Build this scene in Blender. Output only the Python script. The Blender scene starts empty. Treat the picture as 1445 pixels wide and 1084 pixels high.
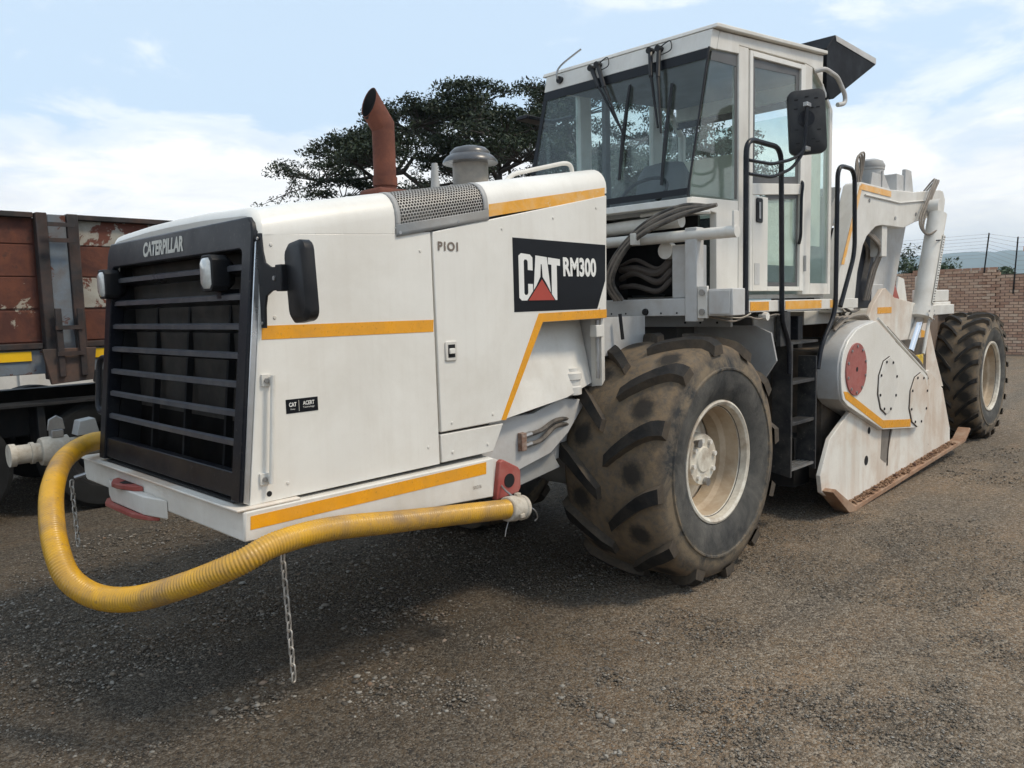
import bpy, bmesh, math, random
import numpy as np
from mathutils import Vector, Matrix
random.seed(7)
rng = np.random.default_rng(7)
R = math.radians
sc = bpy.context.scene
COL = sc.collection

# ------------------------------------------------------------------ camera
def axes(yaw, pitch, roll):
    a, p = R(yaw), R(pitch)
    F = Vector((math.cos(a)*math.cos(p), math.sin(a)*math.cos(p), math.sin(p)))
    r = F.cross(Vector((0, 0, 1))).normalized(); u = r.cross(F)
    c, s = math.cos(roll), math.sin(roll)
    return F, c*r - s*u, s*r + c*u
F_, R_, U_ = axes(44.5, -5.6, 0.0243)
cd = bpy.data.cameras.new('camera'); cam = bpy.data.objects.new('camera', cd); COL.objects.link(cam)
cam.matrix_world = Matrix(((R_.x, U_.x, -F_.x, 0), (R_.y, U_.y, -F_.y, 0), (R_.z, U_.z, -F_.z, 1.72), (0, 0, 0, 1)))
cd.sensor_fit = 'HORIZONTAL'; cd.sensor_width = 36; cd.lens = 1110/1445*36
cd.clip_start = .05; cd.clip_end = 20000
sc.camera = cam

# ------------------------------------------------------------------ world, sun, exposure
SUN_AZ, SUN_EL = R(-62), R(56)
sdir = Vector((math.cos(SUN_AZ)*math.cos(SUN_EL), math.sin(SUN_AZ)*math.cos(SUN_EL), math.sin(SUN_EL)))
w = bpy.data.worlds.new('World'); sc.world = w; w.use_nodes = True
nt = w.node_tree; nt.nodes.clear()
def N(nt, t, **k):
    n = nt.nodes.new(t)
    for a, b in k.items():
        if a.startswith('i_'):
            n.inputs[a[2:].replace('_', ' ')].default_value = b
        else: setattr(n, a, b)
    return n
def L(nt, a, b): nt.links.new(a, b)
def mathn(nt, op, a, b=None, clamp=False):
    n = nt.nodes.new('ShaderNodeMath'); n.operation = op; n.use_clamp = clamp
    for i, v in enumerate((a, b)):
        if v is None: continue
        if isinstance(v, (int, float)): n.inputs[i].default_value = v
        else: nt.links.new(v, n.inputs[i])
    return n.outputs[0]
def ramp(nt, fac, stops, interp='LINEAR'):
    n = nt.nodes.new('ShaderNodeValToRGB'); n.color_ramp.interpolation = interp
    e = n.color_ramp.elements
    while len(e) < len(stops): e.new(.5)
    for q, (p, c) in zip(e, stops):
        q.position = p; q.color = c if len(c) == 4 else (*c, 1)
    nt.links.new(fac, n.inputs[0]); return n.outputs[0]
def mixc(nt, fac, a, b, mode='MIX'):
    n = nt.nodes.new('ShaderNodeMix'); n.data_type = 'RGBA'; n.blend_type = mode
    for s, v in ((n.inputs[0], fac), (n.inputs[6], a), (n.inputs[7], b)):
        if isinstance(v, (int, float)): s.default_value = v
        elif isinstance(v, tuple): s.default_value = (*v[:3], 1)
        else: nt.links.new(v, s)
    return n.outputs[2]
sky = N(nt, 'ShaderNodeTexSky', sky_type='NISHITA', sun_disc=False, sun_elevation=SUN_EL,
        sun_rotation=math.atan2(sdir.x, sdir.y), air_density=1.0, dust_density=1.6, ozone_density=1.0, altitude=1500)
tc = N(nt, 'ShaderNodeTexCoord')
sep = N(nt, 'ShaderNodeSeparateXYZ'); L(nt, tc.outputs['Generated'], sep.inputs[0])
zz = mathn(nt, 'ADD', mathn(nt, 'MAXIMUM', sep.outputs[2], 0.0), .16)
cmb = N(nt, 'ShaderNodeCombineXYZ')
L(nt, mathn(nt, 'DIVIDE', sep.outputs[0], zz), cmb.inputs[0]); L(nt, mathn(nt, 'DIVIDE', sep.outputs[1], zz), cmb.inputs[1])
n1 = N(nt, 'ShaderNodeTexNoise', i_Scale=.8, i_Detail=9.0, i_Roughness=.58, i_Distortion=.35); L(nt, cmb.outputs[0], n1.inputs['Vector'])
n2 = N(nt, 'ShaderNodeTexNoise', i_Scale=2.3, i_Detail=8.0, i_Roughness=.6, i_Distortion=.5); L(nt, cmb.outputs[0], n2.inputs['Vector'])
low = ramp(nt, sep.outputs[2], [(0.0, (.34,)*3), (.16, (.22,)*3), (.25, (.03,)*3), (.5, (0.0,)*3)])
dens = mathn(nt, 'ADD', mathn(nt, 'ADD', mathn(nt, 'MULTIPLY', n1.outputs[0], .75), mathn(nt, 'MULTIPLY', n2.outputs[0], .3)), low)
cov = ramp(nt, dens, [(.53, (0,)*3), (.60, (.45,)*3), (.74, (1,)*3)], 'EASE')
ccol = ramp(nt, n2.outputs[0], [(.3, (9.5, 9.5, 9.7)), (.5, (11.0, 10.8, 10.6)), (.64, (12.4, 12.0, 11.4))])
veil = mixc(nt, .6, sky.outputs[0], (8.5, 10.4, 12.2))
bg = N(nt, 'ShaderNodeBackground'); bg.inputs[1].default_value = .1
L(nt, mixc(nt, mathn(nt, 'MULTIPLY', cov, .92), veil, ccol), bg.inputs[0])
L(nt, bg.outputs[0], N(nt, 'ShaderNodeOutputWorld').inputs[0])
sl = bpy.data.lights.new('sun', 'SUN'); sl.energy = 2.0; sl.angle = R(11); sl.color = (1, .87, .69)
so = bpy.data.objects.new('sun', sl); COL.objects.link(so)
so.rotation_euler = (-sdir).to_track_quat('-Z', 'Y').to_euler(); so.location = (5, -5, 30)
vs = sc.view_settings
vs.view_transform = 'Standard'; vs.look = 'None'; vs.gamma = 1; vs.use_curve_mapping = False; vs.exposure = 0.27
sc.cycles.max_bounces = 8; sc.cycles.transparent_max_bounces = 12

# ------------------------------------------------------------------ materials
MATS = {}
def pm(name, col, rough=.5, metal=0., var=.12, vscale=4., dirt=None, spots=None, streak=None, bump=0., bscale=40., coat=0., spec=.5, world=True, grime=None, sscale=(14, 14, .8)):
    """procedural painted / worn surface. dirt=(colour, amount, scale); spots=(colour, threshold, scale); streak=(colour, amount)"""
    if name in MATS: return MATS[name]
    m = bpy.data.materials.new(name); m.use_nodes = True; nt = m.node_tree; MATS[name] = m
    b = nt.nodes['Principled BSDF']
    tc = N(nt, 'ShaderNodeTexCoord'); v = tc.outputs['Object']
    n = N(nt, 'ShaderNodeTexNoise', i_Scale=vscale, i_Detail=6.0, i_Roughness=.6); L(nt, v, n.inputs['Vector'])
    f = ramp(nt, n.outputs[0], [(.3, (1-var,)*3), (.7, (1+var*.6,)*3)])
    c = mixc(nt, 1., tuple(col), f, 'MULTIPLY')
    if streak:
        mp = N(nt, 'ShaderNodeMapping'); mp.inputs['Scale'].default_value = sscale; L(nt, v, mp.inputs[0])
        s = N(nt, 'ShaderNodeTexNoise', i_Scale=1.6, i_Detail=5.0, i_Roughness=.65); L(nt, mp.outputs[0], s.inputs['Vector'])
        c = mixc(nt, ramp(nt, s.outputs[0], [(.48, (0,)*3), (.75, (streak[1],)*3)]), c, tuple(streak[0]))
    if dirt:
        d = N(nt, 'ShaderNodeTexNoise', i_Scale=dirt[2], i_Detail=8.0, i_Roughness=.68, i_Distortion=.4); L(nt, v, d.inputs['Vector'])
        c = mixc(nt, ramp(nt, d.outputs[0], [(.42, (0,)*3), (.68, (dirt[1],)*3)]), c, tuple(dirt[0]))
    if grime:   # fine dust specks
        g = N(nt, 'ShaderNodeTexNoise', i_Scale=grime[2], i_Detail=3.0, i_Roughness=.7); L(nt, v, g.inputs['Vector'])
        c = mixc(nt, ramp(nt, g.outputs[0], [(.6, (0,)*3), (.72, (grime[1],)*3)]), c, tuple(grime[0]))
    rsock = None
    if spots:
        s1 = N(nt, 'ShaderNodeTexNoise', i_Scale=spots[2], i_Detail=10.0, i_Roughness=.72, i_Distortion=.6); L(nt, v, s1.inputs['Vector'])
        sf = ramp(nt, s1.outputs[0], [(spots[1], (0,)*3), (spots[1]+.02, (1,)*3)])
        c = mixc(nt, sf, c, tuple(spots[0]))
        rsock = ramp(nt, sf, [(0, (rough,)*3), (1, (.85,)*3)])
    L(nt, c, b.inputs['Base Color'])
    if rsock is None:
        rsock = ramp(nt, n.outputs[0], [(.3, (min(1, rough*1.25),)*3), (.7, (rough*.85,)*3)])
    L(nt, rsock, b.inputs['Roughness'])
    b.inputs['Metallic'].default_value = metal
    b.inputs['Coat Weight'].default_value = coat; b.inputs['Coat Roughness'].default_value = .12
    b.inputs['Specular IOR Level'].default_value = spec
    if bump:
        bn = N(nt, 'ShaderNodeTexNoise', i_Scale=bscale, i_Detail=6.0, i_Roughness=.65); L(nt, v, bn.inputs['Vector'])
        bp = N(nt, 'ShaderNodeBump'); bp.inputs['Strength'].default_value = 1.; bp.inputs['Distance'].default_value = bump
        L(nt, bn.outputs[0], bp.inputs['Height']); L(nt, bp.outputs[0], b.inputs['Normal'])
    return m
WHITE = pm('white_paint', (.79, .765, .705), .38, var=.05, vscale=2.2, streak=((.52, .46, .38), .13), dirt=((.55, .50, .42), .34, 1.7), spots=((.16, .09, .055), .715, 34.), bump=.0016, bscale=2.2, coat=.2)
WHITE_D = pm('white_paint_dusty', (.72, .695, .64), .5, var=.09, vscale=3., streak=((.46, .4, .32), .16), dirt=((.44, .38, .3), .32, 4.), spots=((.16, .085, .05), .70, 24.), bump=.001, bscale=8.)
WHITE_S = pm('white_paint_muddy', (.76, .725, .655), .6, var=.1, vscale=2.5, streak=((.44, .25, .12), .6), sscale=(1.7, 1.7, .2), dirt=((.46, .29, .17), .6, 1.6), spots=((.2, .09, .045), .675, 11.), bump=.002, bscale=14.)
GREY = pm('grey_paint', (.36, .36, .35), .55, var=.12, dirt=((.25, .2, .16), .4, 5.), bump=.0008)
GREYL = pm('light_grey_paint', (.55, .545, .53), .5, var=.1, dirt=((.36, .3, .24), .4, 5.), bump=.0008)
BLACK = pm('black_paint', (.009, .0105, .016), .32, var=.25, vscale=6., dirt=((.05, .047, .042), .3, 5.), grime=((.12, .11, .1), .4, 60.), spec=.25)
BLACKR = pm('black_slat_paint', (.011, .012, .018), .3, var=.2, dirt=((.04, .037, .034), .3, 9.), grime=((.1, .1, .09), .4, 50.), spec=.25)
BLACKD = pm('dusty_black_steps', (.018, .019, .022), .5, var=.3, dirt=((.10, .092, .08), .6, 7.), grime=((.2, .18, .15), .5, 40.))
SLATE = pm('lit_slat_edge', (.06, .063, .075), .32, var=.25, dirt=((.16, .15, .14), .5, 12.), grime=((.02, .02, .022), .6, 40.))  # lit edge of the black slats, painted in as a lighter grey
PLASTIC = pm('black_plastic', (.014, .0145, .017), .45, var=.2, dirt=((.04, .037, .033), .3, 9.), spec=.25, bump=.0004, bscale=300.)
DARK = pm('dark_interior', (.006, .006, .007), .8, var=.3)
RUBBER = pm('black_rubber', (.022, .022, .023), .7, var=.25, dirt=((.12, .095, .07), .5, 7.), bump=.001, bscale=60.)
HOSEB = pm('rubber_hose', (.05, .045, .04), .6, var=.2, dirt=((.3, .25, .2), .6, 9.))
HOSEG = pm('dusty_grey_hose', (.22, .19, .16), .7, var=.2, dirt=((.36, .3, .24), .6, 12.))
ORANGE = pm('orange_reflective_tape', (.83, .36, .012), .28, var=.1, vscale=14., dirt=((.62, .30, .05), .45, 10.), grime=((.3, .14, .02), .6, 70.), coat=.3)
ORANGEW = pm('worn_orange_tape', (.82, .38, .03), .35, var=.1, vscale=14., dirt=((.78, .52, .25), .8, 7.), spots=((.72, .62, .45), .6, 12.))
YTAPE = pm('yellow_reflective_tape', (.85, .5, .01), .3, var=.1)
RED = pm('faded_red_paint', (.36, .075, .06), .62, var=.2, dirt=((.42, .2, .16), .5, 9.), spots=((.6, .55, .5), .72, 30.))
REDDISC = pm('red_primer_paint', (.33, .09, .075), .6, var=.2, spots=((.68, .36, .04), .66, 9.), dirt=((.42, .2, .17), .4, 20.))
RUSTPIPE = pm('rusty_exhaust', (.115, .034, .019), .8, var=.3, vscale=6., dirt=((.18, .055, .027), .7, 10.), spots=((.09, .03, .02), .66, 30.), bump=.002, bscale=50.)
STEEL = pm('bare_steel', (.42, .42, .42), .42, .8, var=.2, dirt=((.2, .17, .14), .5, 10.))
CHROME = pm('chrome_rod', (.75, .76, .78), .14, 1.0, var=.05)
ALU = pm('brushed_aluminium_edge', (.68, .69, .70), .3, .85, var=.15, dirt=((.45, .42, .38), .4, 9.))
MESHM = pm('galvanised_mesh', (.40, .385, .36), .55, .35, var=.2, dirt=((.3, .25, .2), .5, 8.))
ZINC = pm('zinc_chain', (.55, .52, .47), .5, .6, var=.2, dirt=((.34, .26, .19), .6, 30.))
DECALK = pm('black_decal', (.007, .008, .011), .35, var=.2, spec=.22)
DECALW = pm('white_decal', (.8, .79, .75), .45, var=.08)
LETTER = pm('beige_lettering', (.58, .56, .49), .5, var=.15, spots=((.05, .05, .055), .74, 60.))
INK = pm('brown_ink', (.19, .15, .12), .6, var=.2, spots=((.72, .7, .66), .62, 90.))
DECALR = pm('red_decal', (.42, .06, .04), .5, var=.15)
RIMM = pm('cream_rim_paint', (.74, .70, .60), .5, var=.08, dirt=((.28, .2, .13), .85, 4.5), streak=((.3, .22, .15), .3), bump=.001)
RIMD = pm('dusty_rim_paint', (.40, .30, .20), .75, var=.15, dirt=((.62, .54, .42), .6, 5.), bump=.001)
YHOSE = pm('yellow_ribbed_hose', (.64, .345, .018), .4, var=.18, vscale=4., dirt=((.24, .155, .085), .85, 4.5), grime=((.22, .14, .07), .6, 45.), coat=.1)
TAPEW = pm('dirty_white_coupling', (.55, .5, .42), .75, var=.2, dirt=((.3, .24, .17), .7, 20.), bump=.003, bscale=60.)
LENS = pm('headlamp_lens', (.62, .62, .58), .12, var=.2, vscale=40., coat=1.)
SEATM = pm('grey_seat_fabric', (.16, .165, .17), .85, var=.15)
INTG = pm('cab_lining', (.15, .155, .16), .8, var=.1)
INTC = pm('cream_cab_panel', (.76, .73, .62), .6, var=.08, dirt=((.4, .36, .28), .3, 5.))
TRAILRUST = pm('rusty_trailer_steel', (.075, .024, .016), .82, var=.5, vscale=2.2, dirt=((.16, .05, .024), .85, 4.2), spots=((.33, .29, .23), .615, 3.6), grime=((.05, .025, .018), .7, 14.), bump=.003, bscale=30.)
TRAILPAINT = pm('flaking_trailer_paint', (.36, .34, .29), .75, var=.25, vscale=3., dirt=((.24, .2, .16), .6, 5.), spots=((.125, .04, .025), .49, 2.6), bump=.003, bscale=30.)
TRAILBLUE = pm('faded_blue_trailer_paint', (.15, .18, .21), .7, var=.2, dirt=((.12, .085, .06), .7, 4.), spots=((.1, .035, .022), .585, 4.5), bump=.0015)
TRAILDARK = pm('sooty_trailer_steel', (.028, .024, .024), .75, var=.4, dirt=((.09, .045, .03), .6, 5.))
TRAILTYRE = pm('trailer_tyre_rubber', (.014, .014, .014), .8, var=.3, spec=.2)
MIRRORP = pm('dusty_mirror_plastic', (.026, .027, .03), .5, var=.2, dirt=((.06, .056, .05), .4, 14.), spec=.35)
CHASSIS = pm('black_chassis', (.010, .0105, .012), .6, var=.3, dirt=((.035, .03, .026), .5, 6.), spec=.3)
PALEWALL = pm('pale_plaster', (.58, .56, .52), .85, var=.1, dirt=((.4, .36, .3), .4, 1.5), bump=.003)
MORTAR = pm('mortar', (.15, .115, .09), .9, var=.15, bump=.002, bscale=60.)
BRICKS = [pm('brick_%d' % i, c, .85, var=.22, vscale=12., dirt=((.25, .15, .11), .45, 18.), bump=.002, bscale=80.) for i, c in enumerate([(.60, .38, .26), (.66, .45, .32), (.48, .28, .19), (.70, .52, .38), (.55, .35, .25)])]
BARK = pm('acacia_bark', (.045, .036, .03), .9, var=.3, bump=.01, bscale=12.)
HILLM = pm('hill_grass', (.075, .10, .065), .95, var=.3, vscale=.004, dirt=((.05, .08, .04), .7, .012))
def leafmat(name, c1, c2):
    m = bpy.data.materials.new(name); m.use_nodes = True; nt = m.node_tree; b = nt.nodes['Principled BSDF']
    g = N(nt, 'ShaderNodeNewGeometry'); tc = N(nt, 'ShaderNodeTexCoord')
    n = N(nt, 'ShaderNodeTexNoise', i_Scale=1.1, i_Detail=4.0); L(nt, tc.outputs['Object'], n.inputs['Vector'])
    f = mathn(nt, 'ADD', mathn(nt, 'MULTIPLY', g.outputs['Random Per Island'], .55), mathn(nt, 'MULTIPLY', n.outputs[0], .5))
    L(nt, ramp(nt, f, [(.2, c1), (.8, c2)]), b.inputs['Base Color'])
    b.inputs['Roughness'].default_value = .6; b.inputs['Specular IOR Level'].default_value = .25
    return m
LEAF = leafmat('acacia_leaf', (.012, .019, .009), (.036, .05, .022))
LEAF2 = leafmat('bush_leaf', (.03, .05, .025), (.07, .10, .05))

def glassmat(name, tint, refl=1.45, dust=.06):
    m = bpy.data.materials.new(name); m.use_nodes = True; nt = m.node_tree; nt.nodes.clear()
    out = N(nt, 'ShaderNodeOutputMaterial'); tr = N(nt, 'ShaderNodeBsdfTransparent'); tr.inputs[0].default_value = (*tint, 1)
    gl = N(nt, 'ShaderNodeBsdfGlossy'); gl.inputs['Roughness'].default_value = .02
    fr = N(nt, 'ShaderNodeFresnel'); ge = N(nt, 'ShaderNodeNewGeometry')
    L(nt, mathn(nt, 'ADD', mathn(nt, 'MULTIPLY', ge.outputs['Backfacing'], 1/refl-refl), refl), fr.inputs[0])
    mx = N(nt, 'ShaderNodeMixShader'); L(nt, fr.outputs[0], mx.inputs[0]); L(nt, tr.outputs[0], mx.inputs[1]); L(nt, gl.outputs[0], mx.inputs[2])
    df = N(nt, 'ShaderNodeBsdfDiffuse'); df.inputs[0].default_value = (.6, .62, .58, 1)
    tc = N(nt, 'ShaderNodeTexCoord'); n = N(nt, 'ShaderNodeTexNoise', i_Scale=3.5, i_Detail=9.0, i_Roughness=.75); L(nt, tc.outputs['Object'], n.inputs['Vector'])
    m2 = N(nt, 'ShaderNodeMixShader'); L(nt, ramp(nt, n.outputs[0], [(.35, (dust*.4,)*3), (.75, (dust*2.2,)*3)]), m2.inputs[0])
    L(nt, mx.outputs[0], m2.inputs[1]); L(nt, df.outputs[0], m2.inputs[2]); L(nt, m2.outputs[0], out.inputs[0])
    return m
GLASS = glassmat('tinted_glass', (.90, .965, .955), 1.4, .03); GLASSD = glassmat('windscreen_glass', (.91, .955, .96), 1.4, .018)

def tyremat(name, step, yoff, rtread):
    m = bpy.data.materials.new(name); m.use_nodes = True; nt = m.node_tree; b = nt.nodes['Principled BSDF']
    tc = N(nt, 'ShaderNodeTexCoord'); sp = N(nt, 'ShaderNodeSeparateXYZ'); L(nt, tc.outputs['Object'], sp.inputs[0])
    x, y, z = sp.outputs
    r = mathn(nt, 'SQRT', mathn(nt, 'ADD', mathn(nt, 'MULTIPLY', x, x), mathn(nt, 'MULTIPLY', z, z)))
    n = N(nt, 'ShaderNodeTexNoise', i_Scale=5., i_Detail=9.0, i_Roughness=.7, i_Distortion=.4); L(nt, tc.outputs['Object'], n.inputs['Vector'])
    n2 = N(nt, 'ShaderNodeTexNoise', i_Scale=22., i_Detail=6.0, i_Roughness=.7); L(nt, tc.outputs['Object'], n2.inputs['Vector'])
    tread = ramp(nt, mathn(nt, 'ADD', r, mathn(nt, 'MULTIPLY', mathn(nt, 'SUBTRACT', n.outputs[0], .5), .16)), [(rtread-.05, (0,)*3), (rtread+.02, (1,)*3)])
    dust = mixc(nt, n.outputs[0], (.125, .091, .057), (.235, .165, .098))
    rub = mixc(nt, ramp(nt, n.outputs[0], [(.35, (0,)*3), (.7, (1,)*3)]), (.036, .036, .036), (.125, .118, .104))
    amt = mathn(nt, 'MULTIPLY', tread, ramp(nt, n2.outputs[0], [(.32, (.25,)*3), (.60, (.95,)*3)]))
    c = mixc(nt, amt, rub, dust)
    # round worn pads between the lugs
    th = mathn(nt, 'ARCTAN2', x, z)
    for s in (1, -1):
        t2 = mathn(nt, 'ADD', mathn(nt, 'DIVIDE', th, step), 100. + .12/step + (.7 if s > 0 else .2))
        fr = mathn(nt, 'SUBTRACT', mathn(nt, 'FRACT', t2), .5)
        dx = mathn(nt, 'MULTIPLY', fr, step*rtread); dy = mathn(nt, 'SUBTRACT', y, s*yoff)
        d = mathn(nt, 'SQRT', mathn(nt, 'ADD', mathn(nt, 'MULTIPLY', dx, dx), mathn(nt, 'MULTIPLY', dy, dy)))
        d = mathn(nt, 'ADD', d, mathn(nt, 'MULTIPLY', mathn(nt, 'SUBTRACT', n2.outputs[0], .5), .05))
        c = mixc(nt, ramp(nt, d, [(.045, (.92,)*3), (.09, (0,)*3)]), c, (.022, .02, .018))
    ring = mathn(nt, 'MULTIPLY', ramp(nt, mathn(nt, 'ADD', r, mathn(nt, 'MULTIPLY', mathn(nt, 'SUBTRACT', n2.outputs[0], .5), .10)), [(rtread-.11, (0,)*3), (rtread-.08, (.8,)*3), (rtread-.04, (.8,)*3), (rtread-.01, (0,)*3)]), ramp(nt, n.outputs[0], [(.38, (0,)*3), (.55, (1,)*3)]))
    c = mixc(nt, ring, c, (.22, .165, .105))
    L(nt, c, b.inputs['Base Color']); b.inputs['Roughness'].default_value = .82; b.inputs['Specular IOR Level'].default_value = .3
    bp = N(nt, 'ShaderNodeBump'); bp.inputs['Distance'].default_value = .004; L(nt, n2.outputs[0], bp.inputs['Height']); L(nt, bp.outputs[0], b.inputs['Normal'])
    return m
LUGM = pm('lug_rubber', (.012, .0118, .012), .7, spec=.3, var=.3, vscale=9., dirt=((.06, .046, .032), .4, 9.), bump=.003, bscale=30.)
LUGS = pm('dusty_lug_side', (.085, .064, .043), .85, var=.3, vscale=9., dirt=((.024, .022, .021), .8, 9.), bump=.003, bscale=30.)

# ------------------------------------------------------------------ mesh helpers
class MB:
    def __init__(s): s.v = []; s.f = []
    def add(s, vs, fs):
        o = len(s.v); s.v += [tuple(p) for p in vs]; s.f += [tuple(i+o for i in f) for f in fs]; return s
    def box(s, x0, x1, y0, y1, z0, z1):
        vs = [(x, y, z) for x in (x0, x1) for y in (y0, y1) for z in (z0, z1)]
        return s.add(vs, [(0, 1, 3, 2), (4, 6, 7, 5), (0, 4, 5, 1), (2, 3, 7, 6), (0, 2, 6, 4), (1, 5, 7, 3)])
    def prism(s, pts, ax, a0, a1):
        """2-D outline (remaining axes in xyz order) pushed along ax from a0 to a1"""
        def P(p, a):
            q = list(p); q.insert(ax, a); return q
        n = len(pts); area = sum(pts[i][0]*pts[(i+1) % n][1] - pts[(i+1) % n][0]*pts[i][1] for i in range(n))
        if (area > 0) == (ax == 1): pts = pts[::-1]
        vs = [P(p, a0) for p in pts] + [P(p, a1) for p in pts]
        fs = [tuple(range(n))[::-1], tuple(range(n, 2*n))] + [(i, (i+1) % n, n+(i+1) % n, n+i) for i in range(n)]
        return s.add(vs, fs)
    def cyl(s, p0, p1, r0, r1=None, n=20, caps=True):
        r1 = r0 if r1 is None else r1
        return s.tube([p0, p1], [r0, r1], n, caps)
    def tube(s, path, r, n=12, caps=True, closed=False):
        P = [Vector(p) for p in path]; m = len(P)
        rr = r if isinstance(r, (list, tuple)) else [r]*m
        up = None; vs = []
        for i, p in enumerate(P):
            a = P[i-1] if (i > 0 or closed) else p; b = P[(i+1) % m] if (i < m-1 or closed) else p
            t = (b-a).normalized()
            if up is None:
                up = Vector((0, 0, 1)) if abs(t.z) < .9 else Vector((1, 0, 0))
            sd = t.cross(up).normalized(); up = sd.cross(t).normalized()
            for k in range(n):
                an = 2*math.pi*k/n; vs.append(p + rr[i]*(math.cos(an)*sd + math.sin(an)*up))
        fs = []
        for i in range(m if closed else m-1):
            j = (i+1) % m
            for k in range(n):
                k2 = (k+1) % n; fs.append((i*n+k, i*n+k2, j*n+k2, j*n+k))
        if caps and not closed:
            fs += [tuple(range(n))[::-1], tuple((m-1)*n+k for k in range(n))]
        return s.add(vs, fs)
    def lathe(s, prof, o, ax=2, n=32, caps=True):
        o = Vector(o); vs = []; fs = []; m = len(prof)
        e = [Vector((1, 0, 0)), Vector((0, 1, 0)), Vector((0, 0, 1))]
        A, B, C = e[ax], e[(ax+1) % 3], e[(ax+2) % 3]
        for (r, h) in prof:
            for k in range(n):
                an = 2*math.pi*k/n; vs.append(o + A*h + r*(math.cos(an)*B + math.sin(an)*C))
        for i in range(m-1):
            for k in range(n):
                k2 = (k+1) % n; fs.append((i*n+k, i*n+k2, (i+1)*n+k2, (i+1)*n+k))
        if caps: fs += [tuple(range(n))[::-1], tuple((m-1)*n+k for k in range(n))]
        return s.add(vs, fs)
    def mesh(s, name, smooth=35, recalc=True):
        me = bpy.data.meshes.new(name); me.from_pydata(s.v, [], s.f)
        if recalc:
            bm = bmesh.new(); bm.from_mesh(me); bmesh.ops.recalc_face_normals(bm, faces=bm.faces); bm.to_mesh(me); bm.free()
        if smooth:
            me.shade_smooth(); me.set_sharp_from_angle(angle=R(smooth))
        return me
    def build(s, name, mat, parent=None, bevel=0., smooth=35, label=None):
        return link(name, s.mesh(name, smooth), mat, parent, bevel, label)
def link(name, me, mat=None, parent=None, bevel=0., label=None, loc=None, rot=None):
    o = bpy.data.objects.new(name, me); COL.objects.link(o)
    if mat is not None and me is not None and not me.materials: me.materials.append(mat)
    if parent is not None:
        o.parent = parent
        if parent.type == 'EMPTY' and parent.parent is None: o.matrix_parent_inverse = BASEINV[parent.name]
    if loc is not None: o.location = loc
    if rot is not None: o.rotation_euler = rot
    if bevel:
        b = o.modifiers.new('bevel', 'BEVEL'); b.width = bevel; b.segments = 2; b.limit_method = 'ANGLE'; b.angle_limit = R(40)
    if label: o['label'] = label
    return o
BASEINV = {}
def thing(name, label, cat, loc, group=None):
    o = bpy.data.objects.new(name, None); COL.objects.link(o); o.location = loc; o.empty_display_size = .3
    BASEINV[o.name] = Matrix.Translation(Vector(loc)).inverted()
    o['label'] = label; o['category'] = cat
    if group: o['group'] = group
    return o
def tag(o, label=None, cat=None, kind=None, group=None):
    if label: o['label'] = label
    if cat: o['category'] = cat
    if kind: o['kind'] = kind
    if group: o['group'] = group
    return o
def bez(pts, n=12):
    """smooth path through points (Catmull-Rom)"""
    P = [Vector(p) for p in pts]; out = []
    for i in range(len(P)-1):
        a = P[max(i-1, 0)]; b = P[i]; c = P[i+1]; d = P[min(i+2, len(P)-1)]
        for k in range(n):
            t = k/n
            out.append(.5*((2*b) + (-a+c)*t + (2*a-5*b+4*c-d)*t*t + (-a+3*b-3*c+d)*t**3))
    out.append(P[-1]); return out
def rounded(pts, r, n=4):
    """round the corners of a polyline (open)"""
    P = [Vector(p) for p in pts]; out = [P[0]]
    for i in range(1, len(P)-1):
        a, b, c = P[i-1], P[i], P[i+1]
        d1 = min(r, (a-b).length*.48); d2 = min(r, (c-b).length*.48)
        p = b + (a-b).normalized()*d1; q = b + (c-b).normalized()*d2
        for k in range(n+1):
            t = k/n; out.append((1-t)**2*p + 2*t*(1-t)*b + t*t*q)
    out.append(P[-1]); return out
def txt(s, origin, xd, yd, width, height, mat, parent, name='lettering', depth=.0015, bold=0.):
    cu = bpy.data.curves.new('t', 'FONT'); cu.body = s; cu.extrude = .0; cu.offset = bold; cu.resolution_u = 4
    o = bpy.data.objects.new('t', cu); COL.objects.link(o)
    me = bpy.data.meshes.new_from_object(o); bpy.data.objects.remove(o); bpy.data.curves.remove(cu)
    c = np.array([v.co[:] for v in me.vertices]); lo, hi = c.min(0), c.max(0)
    xd, yd = Vector(xd).normalized(), Vector(yd).normalized(); nd = xd.cross(yd); og = Vector(origin)
    for v in me.vertices:
        a = (v.co.x-lo[0])/(hi[0]-lo[0])*width; b = (v.co.y-lo[1])/(hi[1]-lo[1])*height
        v.co = og + xd*a + yd*b + nd*depth
    me.materials.clear()
    return link(name, me, mat, parent)

# ------------------------------------------------------------------ ground
def vnoise(x, y, f, seed):
    """cheap smooth value noise, vectorised"""
    g = np.random.default_rng(seed).random((256, 256)); x = x*f; y = y*f
    xi = np.floor(x).astype(int); yi = np.floor(y).astype(int); tx = x-xi; ty = y-yi
    tx = tx*tx*(3-2*tx); ty = ty*ty*(3-2*ty)
    a = g[xi % 256, yi % 256]; b = g[(xi+1) % 256, yi % 256]; c = g[xi % 256, (yi+1) % 256]; d = g[(xi+1) % 256, (yi+1) % 256]
    return (a*(1-tx)+b*tx)*(1-ty) + (c*(1-tx)+d*tx)*ty - .5
def gz(x, y):
    d = np.hypot(x-3, y-3); fade = np.clip(1-(d-8)/25, 0, 1)
    h = .05*vnoise(x, y, .55, 1) + .03*vnoise(x, y, 1.9, 2) + .014*vnoise(x, y, 6., 3) + .008*vnoise(x, y, 17., 4)
    return h*fade - .006
def axis_coords(c, n, near, far):
    t = np.linspace(-1, 1, n); k = 5.2
    return c + np.sinh(k*t)/np.sinh(k)*far + near*t*(1-t*t)
gx = axis_coords(3.5, 380, 7., 6000.); gy = axis_coords(3.0, 380, 7., 6000.)
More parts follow.
